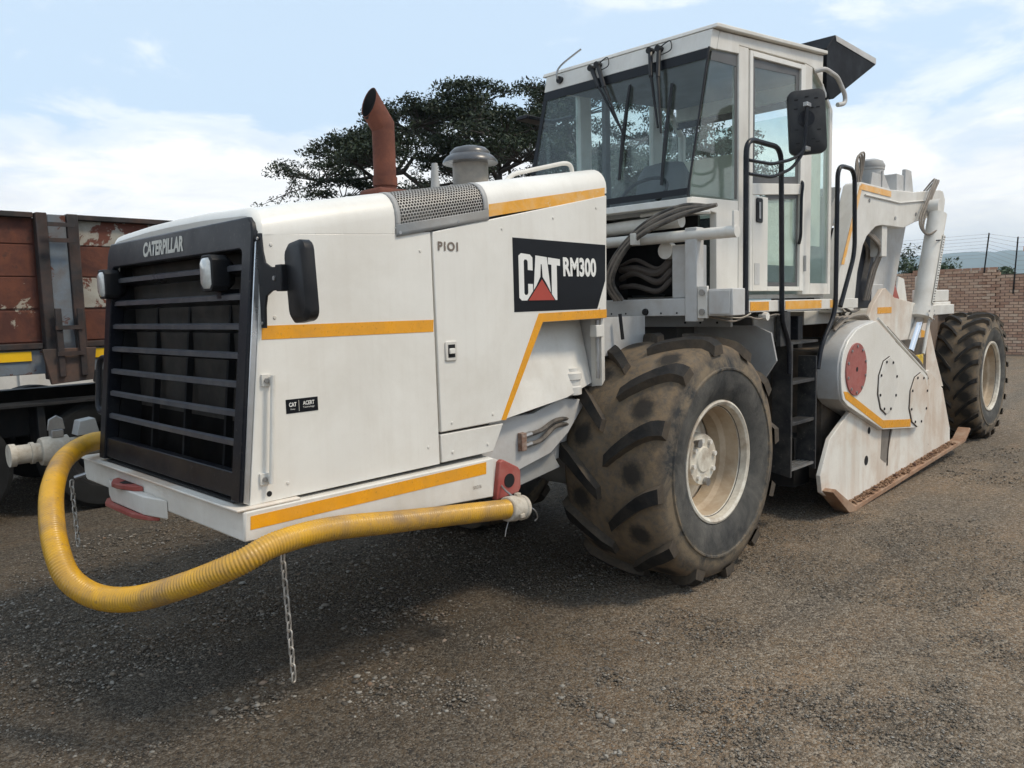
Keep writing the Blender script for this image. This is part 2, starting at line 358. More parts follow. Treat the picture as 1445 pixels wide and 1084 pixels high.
XX, YY = np.meshgrid(gx, gy, indexing='ij'); ZZ = gz(XX, YY)
nv = XX.size; co = np.stack([XX.ravel(), YY.ravel(), ZZ.ravel()], 1)
ii = np.arange(nv).reshape(XX.shape)
q = np.stack([ii[:-1, :-1], ii[1:, :-1], ii[1:, 1:], ii[:-1, 1:]], -1).reshape(-1, 4)
def fastmesh(name, co, faces, k):
    me = bpy.data.meshes.new(name); me.vertices.add(len(co)); me.vertices.foreach_set('co', co.astype(np.float32).ravel())
    me.loops.add(faces.size); me.loops.foreach_set('vertex_index', faces.astype(np.int32).ravel())
    me.polygons.add(len(faces)); me.polygons.foreach_set('loop_start', np.arange(0, faces.size, k, dtype=np.int32))
    me.update(calc_edges=True); return me
me = fastmesh('ground', co, q, 4); me.shade_smooth()
def groundmat():
    m = bpy.data.materials.new('gravel_ground'); m.use_nodes = True; nt = m.node_tree; b = nt.nodes['Principled BSDF']
    v = N(nt, 'ShaderNodeTexCoord').outputs['Object']
    def nz(s, d=6., r=.62, dist=0.):
        n = N(nt, 'ShaderNodeTexNoise', i_Scale=s, i_Detail=d, i_Roughness=r, i_Distortion=dist); L(nt, v, n.inputs['Vector']); return n.outputs[0]
    vo = N(nt, 'ShaderNodeTexVoronoi', i_Scale=75., i_Randomness=1.); L(nt, v, vo.inputs['Vector'])
    vo2 = N(nt, 'ShaderNodeTexVoronoi', i_Scale=170., i_Randomness=1.); L(nt, v, vo2.inputs['Vector'])
    big = nz(.7, 5., .6, .6); mid = nz(4., 8., .65)
    c = mixc(nt, ramp(nt, big, [(.40, (0,)*3), (.62, (1,)*3)]), (.152, .121, .087), (.225, .161, .098))
    mp = N(nt, 'ShaderNodeMapping'); mp.inputs['Rotation'].default_value = (0, 0, R(-8)); mp.inputs['Scale'].default_value = (.35, 1.9, 1); L(nt, v, mp.inputs[0])
    rut = N(nt, 'ShaderNodeTexNoise', i_Scale=1.1, i_Detail=7.0, i_Roughness=.6, i_Distortion=.5); L(nt, mp.outputs[0], rut.inputs['Vector'])
    c = mixc(nt, ramp(nt, rut.outputs[0], [(.5, (0,)*3), (.62, (.75,)*3)]), c, (.24, .165, .10))
    c = mixc(nt, ramp(nt, rut.outputs[0], [(.33, (.6,)*3), (.45, (0,)*3)]), c, (.085, .073, .06))
    c = mixc(nt, ramp(nt, mid, [(.35, (.55,)*3), (.7, (0,)*3)]), c, (.088, .075, .061))
    g = N(nt, 'ShaderNodeSeparateColor'); L(nt, vo.outputs['Color'], g.inputs[0])
    c = mixc(nt, ramp(nt, g.outputs[0], [(.55, (0,)*3), (1., (.75,)*3)]), c, (.33, .295, .245))
    c = mixc(nt, ramp(nt, g.outputs[1], [(.6, (0,)*3), (1., (.85,)*3)]), c, (.04, .036, .032))
    g2 = N(nt, 'ShaderNodeSeparateColor'); L(nt, vo2.outputs['Color'], g2.inputs[0])
    c = mixc(nt, ramp(nt, g2.outputs[0], [(.7, (0,)*3), (1., (.65,)*3)]), c, (.36, .325, .27))
    # darker towards the trailer, paler on the open side
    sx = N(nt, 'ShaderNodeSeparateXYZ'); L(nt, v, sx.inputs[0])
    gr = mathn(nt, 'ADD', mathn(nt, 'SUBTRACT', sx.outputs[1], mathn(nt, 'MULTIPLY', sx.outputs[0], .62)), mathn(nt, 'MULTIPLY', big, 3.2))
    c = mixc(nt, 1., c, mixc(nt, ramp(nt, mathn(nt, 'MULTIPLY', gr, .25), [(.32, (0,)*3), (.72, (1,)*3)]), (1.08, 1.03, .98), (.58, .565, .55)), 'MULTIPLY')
    L(nt, c, b.inputs['Base Color']); b.inputs['Roughness'].default_value = .93; b.inputs['Specular IOR Level'].default_value = .25
    h = mathn(nt, 'ADD', mathn(nt, 'MULTIPLY', vo.outputs[0], -1.0), mathn(nt, 'MULTIPLY', vo2.outputs[0], -.4))
    bp = N(nt, 'ShaderNodeBump'); bp.inputs['Distance'].default_value = .011; L(nt, h, bp.inputs['Height']); L(nt, bp.outputs[0], b.inputs['Normal'])
    return m
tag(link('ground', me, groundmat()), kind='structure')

# loose gravel: jittered stones half sunk in the ground, one object nobody could count
def stones(name, pts, size, seed):
    g = np.random.default_rng(seed); n = len(pts)
    base = np.array([(1, 0, 0), (0, 1, 0), (-1, 0, 0), (0, -1, 0), (0, 0, 1), (0, 0, -1), (.7, .7, .5), (-.7, -.7, .5), (.7, -.7, .45), (-.7, .7, .45)], float)
    fc = np.array([(4, 6, 7), (4, 8, 6), (4, 7, 8), (4, 9, 7)])  # replaced by hull below
    bm = bmesh.new(); [bm.verts.new(p) for p in base]; r = bmesh.ops.convex_hull(bm, input=bm.verts)
    bm.verts.ensure_lookup_table(); bm.verts.index_update()
    fc = np.array([[v.index for v in f.verts] for f in bm.faces if len(f.verts) == 3]); bm.free()
    V = base[None]*(1+.34*(g.random((n, len(base), 3))-.5)*2)
    V *= np.stack([.75+.5*g.random(n), .6+.5*g.random(n), .35+.4*g.random(n)], 1)[:, None]
    a = g.random(n)*6.283; ca, sa = np.cos(a)[:, None], np.sin(a)[:, None]
    x = V[..., 0]*ca - V[..., 1]*sa; y = V[..., 0]*sa + V[..., 1]*ca
    V = np.stack([x, y, V[..., 2]], -1)*size[:, None, None]
    V += pts[:, None]
    Fc = (fc[None] + (np.arange(n)*len(base))[:, None, None]).reshape(-1, 3)
    return fastmesh(name, V.reshape(-1, 3), Fc, 3)
def stonemat():
    m = bpy.data.materials.new('gravel_stone'); m.use_nodes = True; nt = m.node_tree; b = nt.nodes['Principled BSDF']
    g = N(nt, 'ShaderNodeNewGeometry')
    L(nt, ramp(nt, g.outputs['Random Per Island'], [(0, (.07, .062, .052)), (.35, (.135, .115, .094)), (.62, (.20, .162, .122)), (.8, (.22, .20, .17)), (.93, (.31, .29, .255)), (1, (.2, .125, .08))]), b.inputs['Base Color'])
    b.inputs['Roughness'].default_value = .88; b.inputs['Specular IOR Level'].default_value = .3
    return m
STONE = stonemat()
def scatter(n, smin, smax, p, seed, far=12.):
    """points over the yard in front of and round the machine, denser near"""
    g = np.random.default_rng(seed)
    d = 1.6 + (far-1.6)*g.random(n)**1.5; an = R(44.5) + (g.random(n)-.5)*R(84)
    x = d*np.cos(an)/np.cos(an-R(44.5)); y = d*np.sin(an)/np.cos(an-R(44.5))
    s = smin + (smax-smin)*g.random(n)**p
    return x, y, s
parts = []
for n, a, b_, p, sd, far in ((150000, .003, .008, 2.0, 21, 9.), (34000, .006, .015, 2.2, 22, 13.), (3600, .010, .022, 2.4, 23, 14.)):
    x, y, s = scatter(n, a, b_, p, sd, far)
    keep = vnoise(x, y, 1.3, 9) + .35*vnoise(x, y, 3.7, 10) + .22*np.clip((y-x*.9)/2., -1, 1) > (-.6 if n > 50000 else -.05 if n > 9000 else .06)
    x, y, s = x[keep], y[keep], s[keep]
    pts = np.stack([x, y, gz(x, y)+s*.12], 1)
    tag(link('gravel', stones('gravel', pts, s, sd), STONE), 'loose dark grey and brown gravel lying over the yard', 'gravel', 'stuff')

# ------------------------------------------------------------------ hills
hx = np.linspace(R(-40), R(120), 220); rows = 26
P = []
for j in range(rows):
    t = j/(rows-1); d = 2300 + 1500*t
    prof = np.sin(min(1, t*1.0)*math.pi/2)
    ridge = 172 + 22*vnoise(hx*5, hx*0+2, 1., 31) + 12*vnoise(hx*18, hx*0+2, 1., 32) + 5*vnoise(hx*60, hx*0+5, 1., 33)
    h = ridge*prof + 26*t*(1-t)*vnoise(hx*60, hx*0+t*9, 1., 34)*4
    P.append(np.stack([d*np.cos(hx), d*np.sin(hx), h - 2 if j else h*0-6], 1))
P.append(P[-1]*np.array([1.05, 1.05, .0]) - np.array([0, 0, 6.]))
P = np.concatenate(P); idx = np.arange((rows+1)*220).reshape(rows+1, 220)
fq = np.stack([idx[:-1, :-1], idx[:-1, 1:], idx[1:, 1:], idx[1:, :-1]], -1).reshape(-1, 4)
me = fastmesh('hills', P, fq, 4); me.shade_smooth(); tag(link('hills', me, HILLM), kind='structure')

# ------------------------------------------------------------------ brick wall with electric fence
WX = 26.4
wall = thing('brick_wall', 'tall face brick boundary wall with a pier behind the rear tyre', 'wall', (WX, 5, 0))
def wtop(y): return 2.46 if y > 6.02 else 2.33
MB().prism([(2.0, -.1), (12.5, -.1), (12.5, 2.45), (6.02, 2.45), (6.02, 2.32), (2.0, 2.32)], 0, WX+.016, WX+.22).build('mortar', MORTAR, wall)
BL, BH = .232, .086
brk = [MB().box(0, .03, -.107, .107, 0, .071).mesh('brick', 0) for _ in range(5)]
for m_, b_ in zip(brk, BRICKS): m_.materials.append(b_)
rest = [MB() for _ in range(5)]
nb = 0
for c in range(29):
    z = c*BH - .02
    k = 0; y = 2.0 + (BL/2 if c % 2 else 0)
    while y < 12.5:
        if z+.06 < wtop(y):
            mi = random.choices(range(5), (4, 4, 2, 2, 3))[0]
            dx = random.uniform(-.003, .004); pier = 6.02 < y < 6.4
            if pier: dx -= .05
            vis = 4.6 < y < 8.3 and z > .9 or 4.6 < y < 5.5
            if vis and nb < 296:
                nb += 1
                link('brick', brk[mi], None, wall, loc=(WX+dx, y, z))
            else: rest[mi].box(WX+dx, WX+.03, y-.107, y+.107, z, z+.071)
        y += BL
for i, r_ in enumerate(rest):
    o = r_.build('far_bricks', BRICKS[i], wall, smooth=0); o['kind'] = 'stuff'
y = 6.03
while y < 8.2:
    link('coping_brick', brk[2], None, wall, loc=(WX-.012, y+.11, 2.462)); y += BL
fence = thing('electric_fence', 'wire security fence strands on two dark posts above the brick wall', 'fence', (WX-.05, 5.9, 1.6))
for (yb, zb, yt, zt) in ((6.38, 2.3, 6.27, 3.52), (5.62, 1.75, 5.54, 3.36)):
    p = MB().tube([(WX-.03, yb, zb), (WX-.06, yt, zt)], .02, 8).build('post', CHASSIS, fence)
    for k in range(8):
        t = .42 + k*.08; q_ = Vector((WX-.03, yb, zb)).lerp(Vector((WX-.06, yt, zt)), t)
        MB().lathe([(.012, -.012), (.034, -.012), (.034, .012), (.012, .012)], q_, 1, 8).build('insulator', PLASTIC, p)
for k in range(8):
    t = .42+k*.08
    a = Vector((WX-.03, 6.38, 2.3)).lerp(Vector((WX-.06, 6.27, 3.52)), t); b_ = Vector((WX-.03, 5.62, 1.75)).lerp(Vector((WX-.06, 5.54, 3.36)), t)
    MB().tube([(WX, 12.4, a.z+.02), (WX, 9.2, a.z-.03), a, b_, (WX, 3.5, b_.z), (WX, 2.2, b_.z)], .0035, 4).build('wire', STEEL, fence)
bar = thing('barrier_pole', 'short orange striped bar standing above the brick wall', 'pole', (WX+1.2, 4.3, 0))
MB().box(WX+1.17, WX+1.23, 4.27, 4.33, 0, 3.1).build('post', GREY, bar)
MB().box(WX+1.12, WX+1.165, 4.1, 5.64, 3.0, 3.14).build('arm', ORANGE, bar)

# ------------------------------------------------------------------ vegetation
def leaves(name, centres, radii, per, size, flat, mat, parent, seed):
    g = np.random.default_rng(seed); C_ = np.repeat(np.array(centres), per, 0); Rr = np.repeat(np.array(radii), per)
    n = len(C_); d = g.normal(size=(n, 3)); d /= np.linalg.norm(d, axis=1)[:, None]
    p = C_ + d*(Rr*g.random(n)**.45)[:, None]*np.array([1, 1, flat])
    nrm = g.normal(size=(n, 3))*np.array([.7, .7, 1.]); nrm /= np.linalg.norm(nrm, axis=1)[:, None]
    t = np.cross(nrm, g.normal(size=(n, 3))); t /= np.linalg.norm(t, axis=1)[:, None]; b = np.cross(nrm, t)
    s = (size*(.5+g.random(n)))[:, None]
    V = np.stack([p-t*s, p-b*s*.38, p+t*s, p+b*s*.38], 1).reshape(-1, 3)
    Fq = np.arange(n*4).reshape(-1, 4)
    return link(name, fastmesh(name, V, Fq, 4), mat, parent)
def acacia(base, H, RAD, label, seed):
    """umbrella crown: flat leaf clumps in a shell, carried by forking limbs"""
    rd = random.Random(seed); t = thing('acacia_tree', label, 'tree', base); B = Vector(base); trunk = MB(); limb = MB()
    fork = B + Vector((.3, -.2, H*.27))
    trunk.tube(bez([B, B+Vector((.15, .05, H*.14)), fork], 5), [.42-.012*i for i in range(11)], 10)
    def crown_z(rho): return H*(1-.40*(rho/RAD)**3.0)
    mains = []
    for k in range(19):
        an = k*2.399963 + rd.uniform(-.2, .2); rho = RAD*math.sqrt((k+.6)/19)*.72
        e = B + Vector((rho*math.cos(an), rho*math.sin(an), crown_z(rho)-rd.uniform(1.5, 2.3)))
        md = fork.lerp(e, .5) + Vector((rd.uniform(-.4, .4), rd.uniform(-.4, .4), rd.uniform(-.5, .1)))
        pth = bez([fork, md, e], 5); limb.tube(pth, [.17-.0115*i for i in range(len(pth))], 7, caps=False); mains.append((e, md))
    C_, R_c = [], []
    for k in range(68):     # flat leafy storeys, some high in the dome, some under it
        an = rd.uniform(0, 2*math.pi); rho = RAD*math.sqrt(rd.random())*.92; low = (k % 3 == 0)
        pc_ = B + Vector((rho*math.cos(an), rho*math.sin(an), crown_z(rho) - (rd.uniform(1.3, 2.6) if low else rd.uniform(.1, .7))))
        pr_ = rd.uniform(.9, 1.7)
        e, md = min(mains, key=lambda q_: (q_[0]-pc_).length)
        limb.tube([e, e.lerp(pc_, .55)+Vector((rd.uniform(-.3, .3), rd.uniform(-.3, .3), -.15)), pc_+Vector((0, 0, -.25))], [.075, .05, .03], 5, caps=False)
        for q in range(13):
            a2 = rd.uniform(0, 2*math.pi); r2 = pr_*math.sqrt(rd.random())
            p = pc_ + Vector((r2*math.cos(a2), r2*math.sin(a2), .28*(1-(r2/pr_)**2) + rd.uniform(-.12, .12)))
            C_.append(tuple(p)); R_c.append(rd.uniform(.34, .62))
            limb.tube([pc_+Vector((0, 0, -.25)), pc_.lerp(p, .6)+Vector((0, 0, -.12)), p], [.022, .016, .008], 4, caps=False)
    NC = len(C_)
    for k in range(150):    # wispy outer sprays
        an = rd.uniform(0, 2*math.pi); rho = RAD*rd.uniform(.55, 1.13)
        p = B + Vector((rho*math.cos(an), rho*math.sin(an), crown_z(min(rho, RAD*1.05)) + rd.uniform(-.3, .45)))
        e = min((Vector(c) for c in C_[:NC]), key=lambda q_: (q_-p).length)
        limb.tube([e, e.lerp(p, .5)+Vector((0, 0, .06)), p], [.02, .014, .006], 4, caps=False)
        for f in (.45, .75, 1.): C_.append(tuple(e.lerp(p, f))); R_c.append(.26)
    trunk.build('trunk', BARK, t); limb.build('limbs', BARK, t)
    leaves('crown', C_[:NC], R_c[:NC], 165, .055, .34, LEAF, t, seed)
    leaves('outer_sprays', C_[NC:], R_c[NC:], 40, .042, .5, LEAF, t, seed+1)
    return t
acacia((19.0, 18.0, 0), 8.2, 7.5, 'broad dark umbrella shaped acacia tree behind the exhaust and cab', 5)
def bush(loc, h, w_, label, seed, grp=None):
    rd = random.Random(seed); t = thing('bushy_tree', label, 'tree', loc); B = Vector(loc); tr = MB(); c = []; r_ = []
    for k in range(7):
        e = B + Vector((rd.uniform(-.5, .5)*w_, rd.uniform(-.5, .5)*w_, h*rd.uniform(.7, 1.)))
        tr.tube([B+Vector((0, 0, -.1)), B.lerp(e, .5)+Vector((0, 0, .1*h)), e], [.1, .07, .03], 6)
        for j in range(9): c.append(tuple(e + Vector((rd.uniform(-.3, .3)*w_, rd.uniform(-.3, .3)*w_, rd.uniform(-.42, .06)*h)))); r_.append(rd.uniform(.3, .6))
    tr.build('trunk', BARK, t); leaves('crown', c, r_, 60, .10, .8, LEAF2, t, seed)
bush((43.0, 14.6, 0), 3.9, 2.2, 'dark green bushy tree beyond the brick wall beside the lift cylinder', 11)
bush((44.0, 12.7, 0), 3.3, 2.0, 'lower round green tree beyond the brick wall with a sparse top', 12)
bush((41.8, 9.3, 0), 2.75, .8, 'small shrub top peeping over the brick wall beside the pier', 13)

# ------------------------------------------------------------------ pale wall beyond the trailer
pw = thing('boundary_wall', 'pale plastered wall standing behind the rusty trailer', 'wall', (2, 16, 0))
MB().box(-8, 14, 16, 16.2, -.1, 1.95).build('panel', PALEWALL, pw)
for k in range(8): MB().box(-7+k*2.7, -6.7+k*2.7, 15.94, 15.998, -.1, 1.95).build('pier', PALEWALL, pw)
MB().box(-8, 14, 15.93, 16.27, 1.952, 2.02).build('coping', PALEWALL, pw)

# ------------------------------------------------------------------ rusty trailer
tr = thing('tipper_trailer', 'rusty red and faded blue side tipper trailer parked behind the machine', 'trailer', (2.5, 8.7, 0))
TY = 7.5
tub = MB().box(-1.5, 6.2, TY+.05, TY+.09, 1.46, 2.56).box(-1.5, 6.2, TY+2.3, TY+2.34, 1.46, 2.56).box(-1.5, 6.2, TY+.09, TY+2.3, 1.46, 1.5).box(6.16, 6.2, TY+.09, TY+2.3, 1.5, 2.56)
tub.build('tub', TRAILRUST, tr)
for (x0, x1) in ((-.66, 1.98), (2.32, 4.98)):
    for k, z in enumerate((1.52, 1.80, 2.07, 2.34)):
        MB().prism([(TY+.05, z), (TY+.040, z+.004), (TY+.040, z+.262), (TY+.05, z+.266)], 0, x0, x1).build('side_board', TRAILPAINT if (x0 > 2 and k in (1, 3)) else TRAILRUST, tr, bevel=.004)
    MB().box(x0, x1, TY-.02, TY+.07, 2.555, 2.60).build('top_rail', TRAILDARK, tr, bevel=.006)
    MB().box(x0, x1, TY-.015, TY+.06, 1.462, 1.512).build('bottom_rail', TRAILDARK, tr, bevel=.006)
for px in (-1.0, 2.0, 5.0):
    MB().box(px-.01, px+.075, TY-.05, TY+.05, 1.2, 2.6).build('stake', TRAILDARK, tr, bevel=.008)
    MB().prism([(px+.08, 2.59), (px+.22, 2.59), (px+.225, 1.85), (px+.23, 1.28), (px+.06, 1.28), (px+.075, 1.85)], 1, TY-.03, TY+.05).build('stake_plate', TRAILBLUE, tr, bevel=.006)
    MB().box(px+.225, px+.315, TY-.05, TY+.05, 1.22, 2.6).build('stake', TRAILDARK, tr, bevel=.008)
    MB().prism([(px-.05, 1.46), (px+.37, 1.46), (px+.33, 1.18), (px+.0, 1.16)], 1, TY-.09, TY-.052).build('bracket', pm('brown_bracket', (.06, .043, .036), .75, var=.25, dirt=((.16, .08, .05), .6, 5.)), tr, bevel=.005)
    for s_ in (-.03, .14): MB().box(px+.09+s_, px+.14+s_, TY-.12, TY-.092, 1.22, 1.8).build('hinge_bar', TRAILDARK, tr, bevel=.005)
    for z in (1.40, 1.62, 2.35, 2.48): MB().box(px+.05, px+.26, TY-.135, TY-.122, z, z+.035).build('strap', TRAILDARK, tr)
MB().box(-1.5, 6.2, TY+.02, TY+.12, 1.25, 1.458).build('side_beam', TRAILBLUE, tr, bevel=.006)
for (x0, x1) in ((.6, .95), (1.2, 1.89), (2.385, 2.5), (3.2, 3.9)):
    MB().box(x0, x1, TY+.005, TY+.018, 1.365, 1.445).build('reflector_tape', YTAPE, tr)
MB().box(-1.5, 6.2, TY+.3, TY+.5, .70, .985).box(-1.5, 6.2, TY+1.9, TY+2.1, .70, .985).box(-.4, -.1, TY+.32, TY+2.08, .99, 1.455).box(3.0, 3.3, TY+.32, TY+2.08, .99, 1.455).build('chassis', CHASSIS, tr, bevel=.01)
MB().box(-1.5, 6.0, TY-.04, TY+.3, .985, 1.005).build('mudguard', CHASSIS, tr)
for x in (.3, .75, 1.9, 3.0): MB().box(x, x+.06, TY+.02, TY+.3, .5, .984).build('hanger', CHASSIS, tr, bevel=.006)
tw = MB().lathe([(.28, -.12), (.36, -.15), (.46, -.15), (.5, -.11), (.505, 0), (.5, .11), (.46, .15), (.36, .15), (.28, .12)], (0, 0, 0), 1, 40, caps=False).mesh('tyre')
trm = MB().lathe([(.06, -.02), (.1, -.06), (.2, .02), (.24, -.06), (.27, -.1), (.3, -.13), (.3, .1)], (0, 0, 0), 1, 28).mesh('rim')
for x in (1.2, 2.42, 3.65):
    for y in (TY+.16, TY+2.2):
        o = link('wheel', trm, CHASSIS, tr, loc=(x, y, .5)); link('tyre', tw, TRAILTYRE, o)
# ------------------------------------------------------------------ air between here and the hills
hz = MB().box(-4500, 4600, -4500, 4600, -8, 215).mesh('haze', 0)
hm = bpy.data.materials.new('haze_air'); hm.use_nodes = True; hm.node_tree.nodes.clear()
pv_ = N(hm.node_tree, 'ShaderNodeVolumePrincipled'); pv_.inputs['Density'].default_value = 3.0e-4; pv_.inputs['Color'].default_value = (.70, .87, 1, 1)
L(hm.node_tree, pv_.outputs[0], N(hm.node_tree, 'ShaderNodeOutputMaterial').inputs['Volume'])
tag(link('haze', hz, hm), kind='stuff', label='thin pale haze in the air towards the hills', cat='haze')
# ------------------------------------------------------------------ the road reclaimer
M = thing('road_reclaimer', 'large white road reclaimer machine with black grille and tall glass cab', 'road reclaimer', (6.2, 3.7, 0))
YN, YF = 2.9, 4.5
def ztop(x): return 2.15 + .172*(x-1.6)
def zlid(x):
    return float(np.interp(x, [1.5, 1.56, 2.24, 2.804, 3.79], [2.025, 2.03, 2.063, 2.172, 2.375]))
def xfront(z): return 1.448 + .111*(z-.957)
def section(x, zlo, r=.12, y0=YN, y1=YF, n=7, zt=None):
    zt = ztop(x) if zt is None else zt; zlo = min(zlo, zt-.005); r = min(r, zt-zlo)
    p = [(y0, zlo)] + [(y0+r-r*math.cos(a), zt-r+r*math.sin(a)) for a in np.linspace(0, math.pi/2, n)]
    p += [(y0+(y1-y0)*t, zt+.03*math.sin(math.pi*t)*.6) for t in (.3, .5, .7)]
    p += [(y1-y+y0, z) for y, z in p[:n+1][::-1]]
    return p
def loft(xs, front=False, zl=zlid, endcap=True):
    b = MB(); rings = []
    for i, x in enumerate(xs):
        s = section(x, zl(x))
        rings.append([((xfront(z) if (front and i == 0) else x), y, z) for y, z in s])
    m = len(rings[0]); vs = [p for r in rings for p in r]
    fs = [(i*m+k, i*m+k+1, (i+1)*m+k+1, (i+1)*m+k) for i in range(len(rings)-1) for k in range(m-1)]
    b.add(vs, fs)
    if endcap: b.add(rings[-1], [tuple(range(m))])
    return b
# --- hood: front shell, middle shell, rear lid
# front shell wraps its leading edge: a rounded lip ahead of the grille
fh = loft([1.5, 1.75, 2.0, 2.222], front=True, endcap=False)
lipA = section(1.57, 2.03); lipB = [(min(max(y, YN+.035), YF-.035), z-.035 if z > 2.05 else z) for y, z in lipA]
lipM = [(min(max(y, YN+.010), YF-.010), z-.010 if z > 2.05 else z) for y, z in lipA]
m_ = len(lipA)
va = [(xfront(z), y, z) for y, z in lipA]; vm = [(xfront(z)-.02, y, z) for y, z in lipM]; vb = [(xfront(z)-.028, y, z) for y, z in lipB]
fh.add(va+vm+vb, [(k, k+1, m_+k+1, m_+k) for k in range(m_-1)] + [(m_+k, m_+k+1, 2*m_+k+1, 2*m_+k) for k in range(m_-1)])
lipC = [(min(max(y, YN+.11), YF-.11), z-.11 if z > 2.05 else z) for y, z in lipA]
vc = [(xfront(z)-.012, y, z) for y, z in lipC]
fh.add(vb+vc, [(k, k+1, m_+k+1, m_+k) for k in range(m_-1)])
fh.build('hood', WHITE, M, smooth=50)
mid = MB()
rings = []
for x in (2.228, 2.5, 2.798):
    s = section(x, zlid(x))[7:]; rings.append([(x, y, z) for y, z in s])
m_ = len(rings[0]); mid.add([p for r in rings for p in r], [(i*m_+k, i*m_+k+1, (i+1)*m_+k+1, (i+1)*m_+k) for i in range(2) for k in range(m_-1)])
mid.build('hood_top', WHITE_D, M, smooth=50)
rl = loft([2.806, 3.1, 3.4, 3.7, 3.76, 3.785], endcap=True)
rl.build('hood_lid', WHITE, M, smooth=50)
# side panels (near), door, small lower panel
MB().prism([(xfront(.957), .957), (2.438, .968), (2.427, 2.082), (2.24, 2.0625), (2.222, 2.0615), (xfront(2.03), 2.03)], 1, YN, YN+.03).build('side_panel', WHITE, M, bevel=.003)
door = MB().prism([(2.448, 1.121), (2.894, 1.128), (3.198, 1.632), (3.768, 1.640), (3.782, 2.362), (2.804, 2.160), (2.437, 2.082)], 1, YN-.004, YN+.03).build('engine_door', WHITE, M, bevel=.005)
MB().prism([(2.448, .972), (2.80, .976), (2.878, 1.113), (2.448, 1.110)], 1, YN-.002, YN+.03).build('lower_panel', WHITE_D, M, bevel=.004)
# far side, bulkheads, belly: close the hood
MB().prism([(xfront(.957), .957), (3.768, .957), (3.782, 2.36), (2.804, 2.16), (xfront(2.03), 2.03)], 1, YF-.03, YF).build('far_side_panel', WHITE, M)
MB().box(3.752, 3.776, YN+.032, YF-.032, 1.0, 2.36).build('bulkhead', GREYL, M)
MB().box(1.6, 3.74, YN+.24, YF-.08, .80, .955).build('belly_plate', DARK, M)
MB().box(1.62, 2.15, YN+.06, YF-.06, 1.0, 2.0).build('radiator_core', pm('dusty_radiator', (.03, .026, .022), .8, var=.3, dirt=((.08, .06, .045), .5, 6.)), M)
MB().box(2.25, 3.3, YN+.14, YF-.2, 1.05, 2.1).build('engine_block', pm('brown_engine', (.07, .045, .035), .8, var=.3), M)
# perforated screen on the shoulder: a lattice of hexagonal holes
u0, u1 = 2.252, 2.776
def shoulder(x, t):
    s = section(x, zlid(x))[:8]; d = [0]
    for a, b_ in zip(s, s[1:]): d.append(d[-1]+math.hypot(b_[0]-a[0], b_[1]-a[1]))
    tt = t*d[-1]; y = float(np.interp(tt, d, [p[0] for p in s])); z = float(np.interp(tt, d, [p[1] for p in s])); return (x, y, z)
ps = MB(); pit = .0172; rows_ = 16; cols = int((u1-u0)/pit)
for r_ in range(rows_):
    for c in range(cols):
        uc = u0 + (c+.5+(.5 if r_ % 2 else 0))*pit; vc = (r_+.5)/rows_
        if uc > u1: continue
        ro = pit/math.sqrt(3)*1.02; ri = ro*.66; dv = 1/(rows_*pit*.866)
        vs = []
        for rad in (ro, ri):
            for k in range(6):
                a = R(30+60*k); vs.append(shoulder(min(max(uc+rad*math.cos(a), u0-.004), u1+.004), .09+.90*min(1, max(0, vc+rad*math.sin(a)*dv))))
        ps.add(vs, [(k, (k+1) % 6, 6+(k+1) % 6, 6+k) for k in range(6)])
o = ps.build('perforated_screen', MESHM, M, smooth=60)
fr = MB()
for (xa, xb, ta, tb) in ((2.222, 2.806, 0., .145), (2.222, 2.252, .1, 1.0), (2.776, 2.806, .1, 1.0)):
    k_ = 10; vs = []
    for i in range(k_+1):
        t = ta+(tb-ta)*i/k_
        for x in (xa, xb):
            p = shoulder(x, t); vs.append((p[0], p[1]-.004, p[2]+.002-(.016 if (ta == 0 and i == 0) else 0)))
    fr.add(vs, [(2*i, 2*i+1, 2*i+3, 2*i+2) for i in range(k_)])
o2 = fr.build('screen_frame', GREY, M, smooth=60); sm = o2.modifiers.new('t', 'SOLIDIFY'); sm.thickness = .004
for x, z in ((2.243, 2.068), (2.6, 2.137)): MB().cyl((x, YN-.009, z), (x, YN+.002, z), .008, n=8).build('bolt', STEEL, o2)
# --- reflective tape
T = .0016
def tape(poly, y, mat=ORANGE, name='orange_stripe'): return MB().prism(poly, 1, y-T, y-.0002).build(name, mat, M)
tape([(1.538, 1.614), (2.424, 1.611), (2.427, 1.668), (1.542, 1.669)], YN)
tape([(2.86, 1.134), (2.894, 1.1295), (3.198, 1.634), (3.766, 1.642), (3.768, 1.692), (3.167, 1.681)], YN-.004)
tape([(2.812, 2.176), (3.766, 2.345), (3.768, 2.405), (2.815, 2.238)], YN, ORANGEW)
# --- big decal with lettering
dec = MB().prism([(2.977, 1.692), (3.678, 1.697), (3.757, 1.862), (3.762, 2.071), (2.975, 2.080)], 1, YN-.004-T, YN-.0042).build('name_decal', DECALK, M)
dy = YN-.004-T
def plate(polys, mat, parent, name, y=dy, th=.0012):
    b = MB()
    for p in polys: b.prism(p, 1, y-th, y-.0002)
    return b.build(name, mat, parent)
cx, cz, cw, ch = 3.016, 1.752, .325, .250
def U(pts): return [(cx+a*cw, cz+b*ch*(1-.10*a)) for a, b in pts]
C_l = U([(.06, 0), (.27, 0), (.33, .06), (.33, .36), (.215, .36), (.215, .16), (.19, .12), (.14, .12), (.12, .16), (.12, .84), (.14, .88), (.19, .88), (.215, .84), (.215, .66), (.33, .66), (.33, .94), (.27, 1), (.06, 1), (0, .94), (0, .06)])
A_l = U([(.31, 0), (.40, 1.0), (.60, 1.0), (.69, 0), (.685, .12), (.52, .60), (.5, .62), (.48, .60)])
A_l = U([(.30, 0), (.385, 1.0), (.60, 1.0), (.70, .0), (.66, .12), (.545, .53), (.455, .53), (.345, .12)])
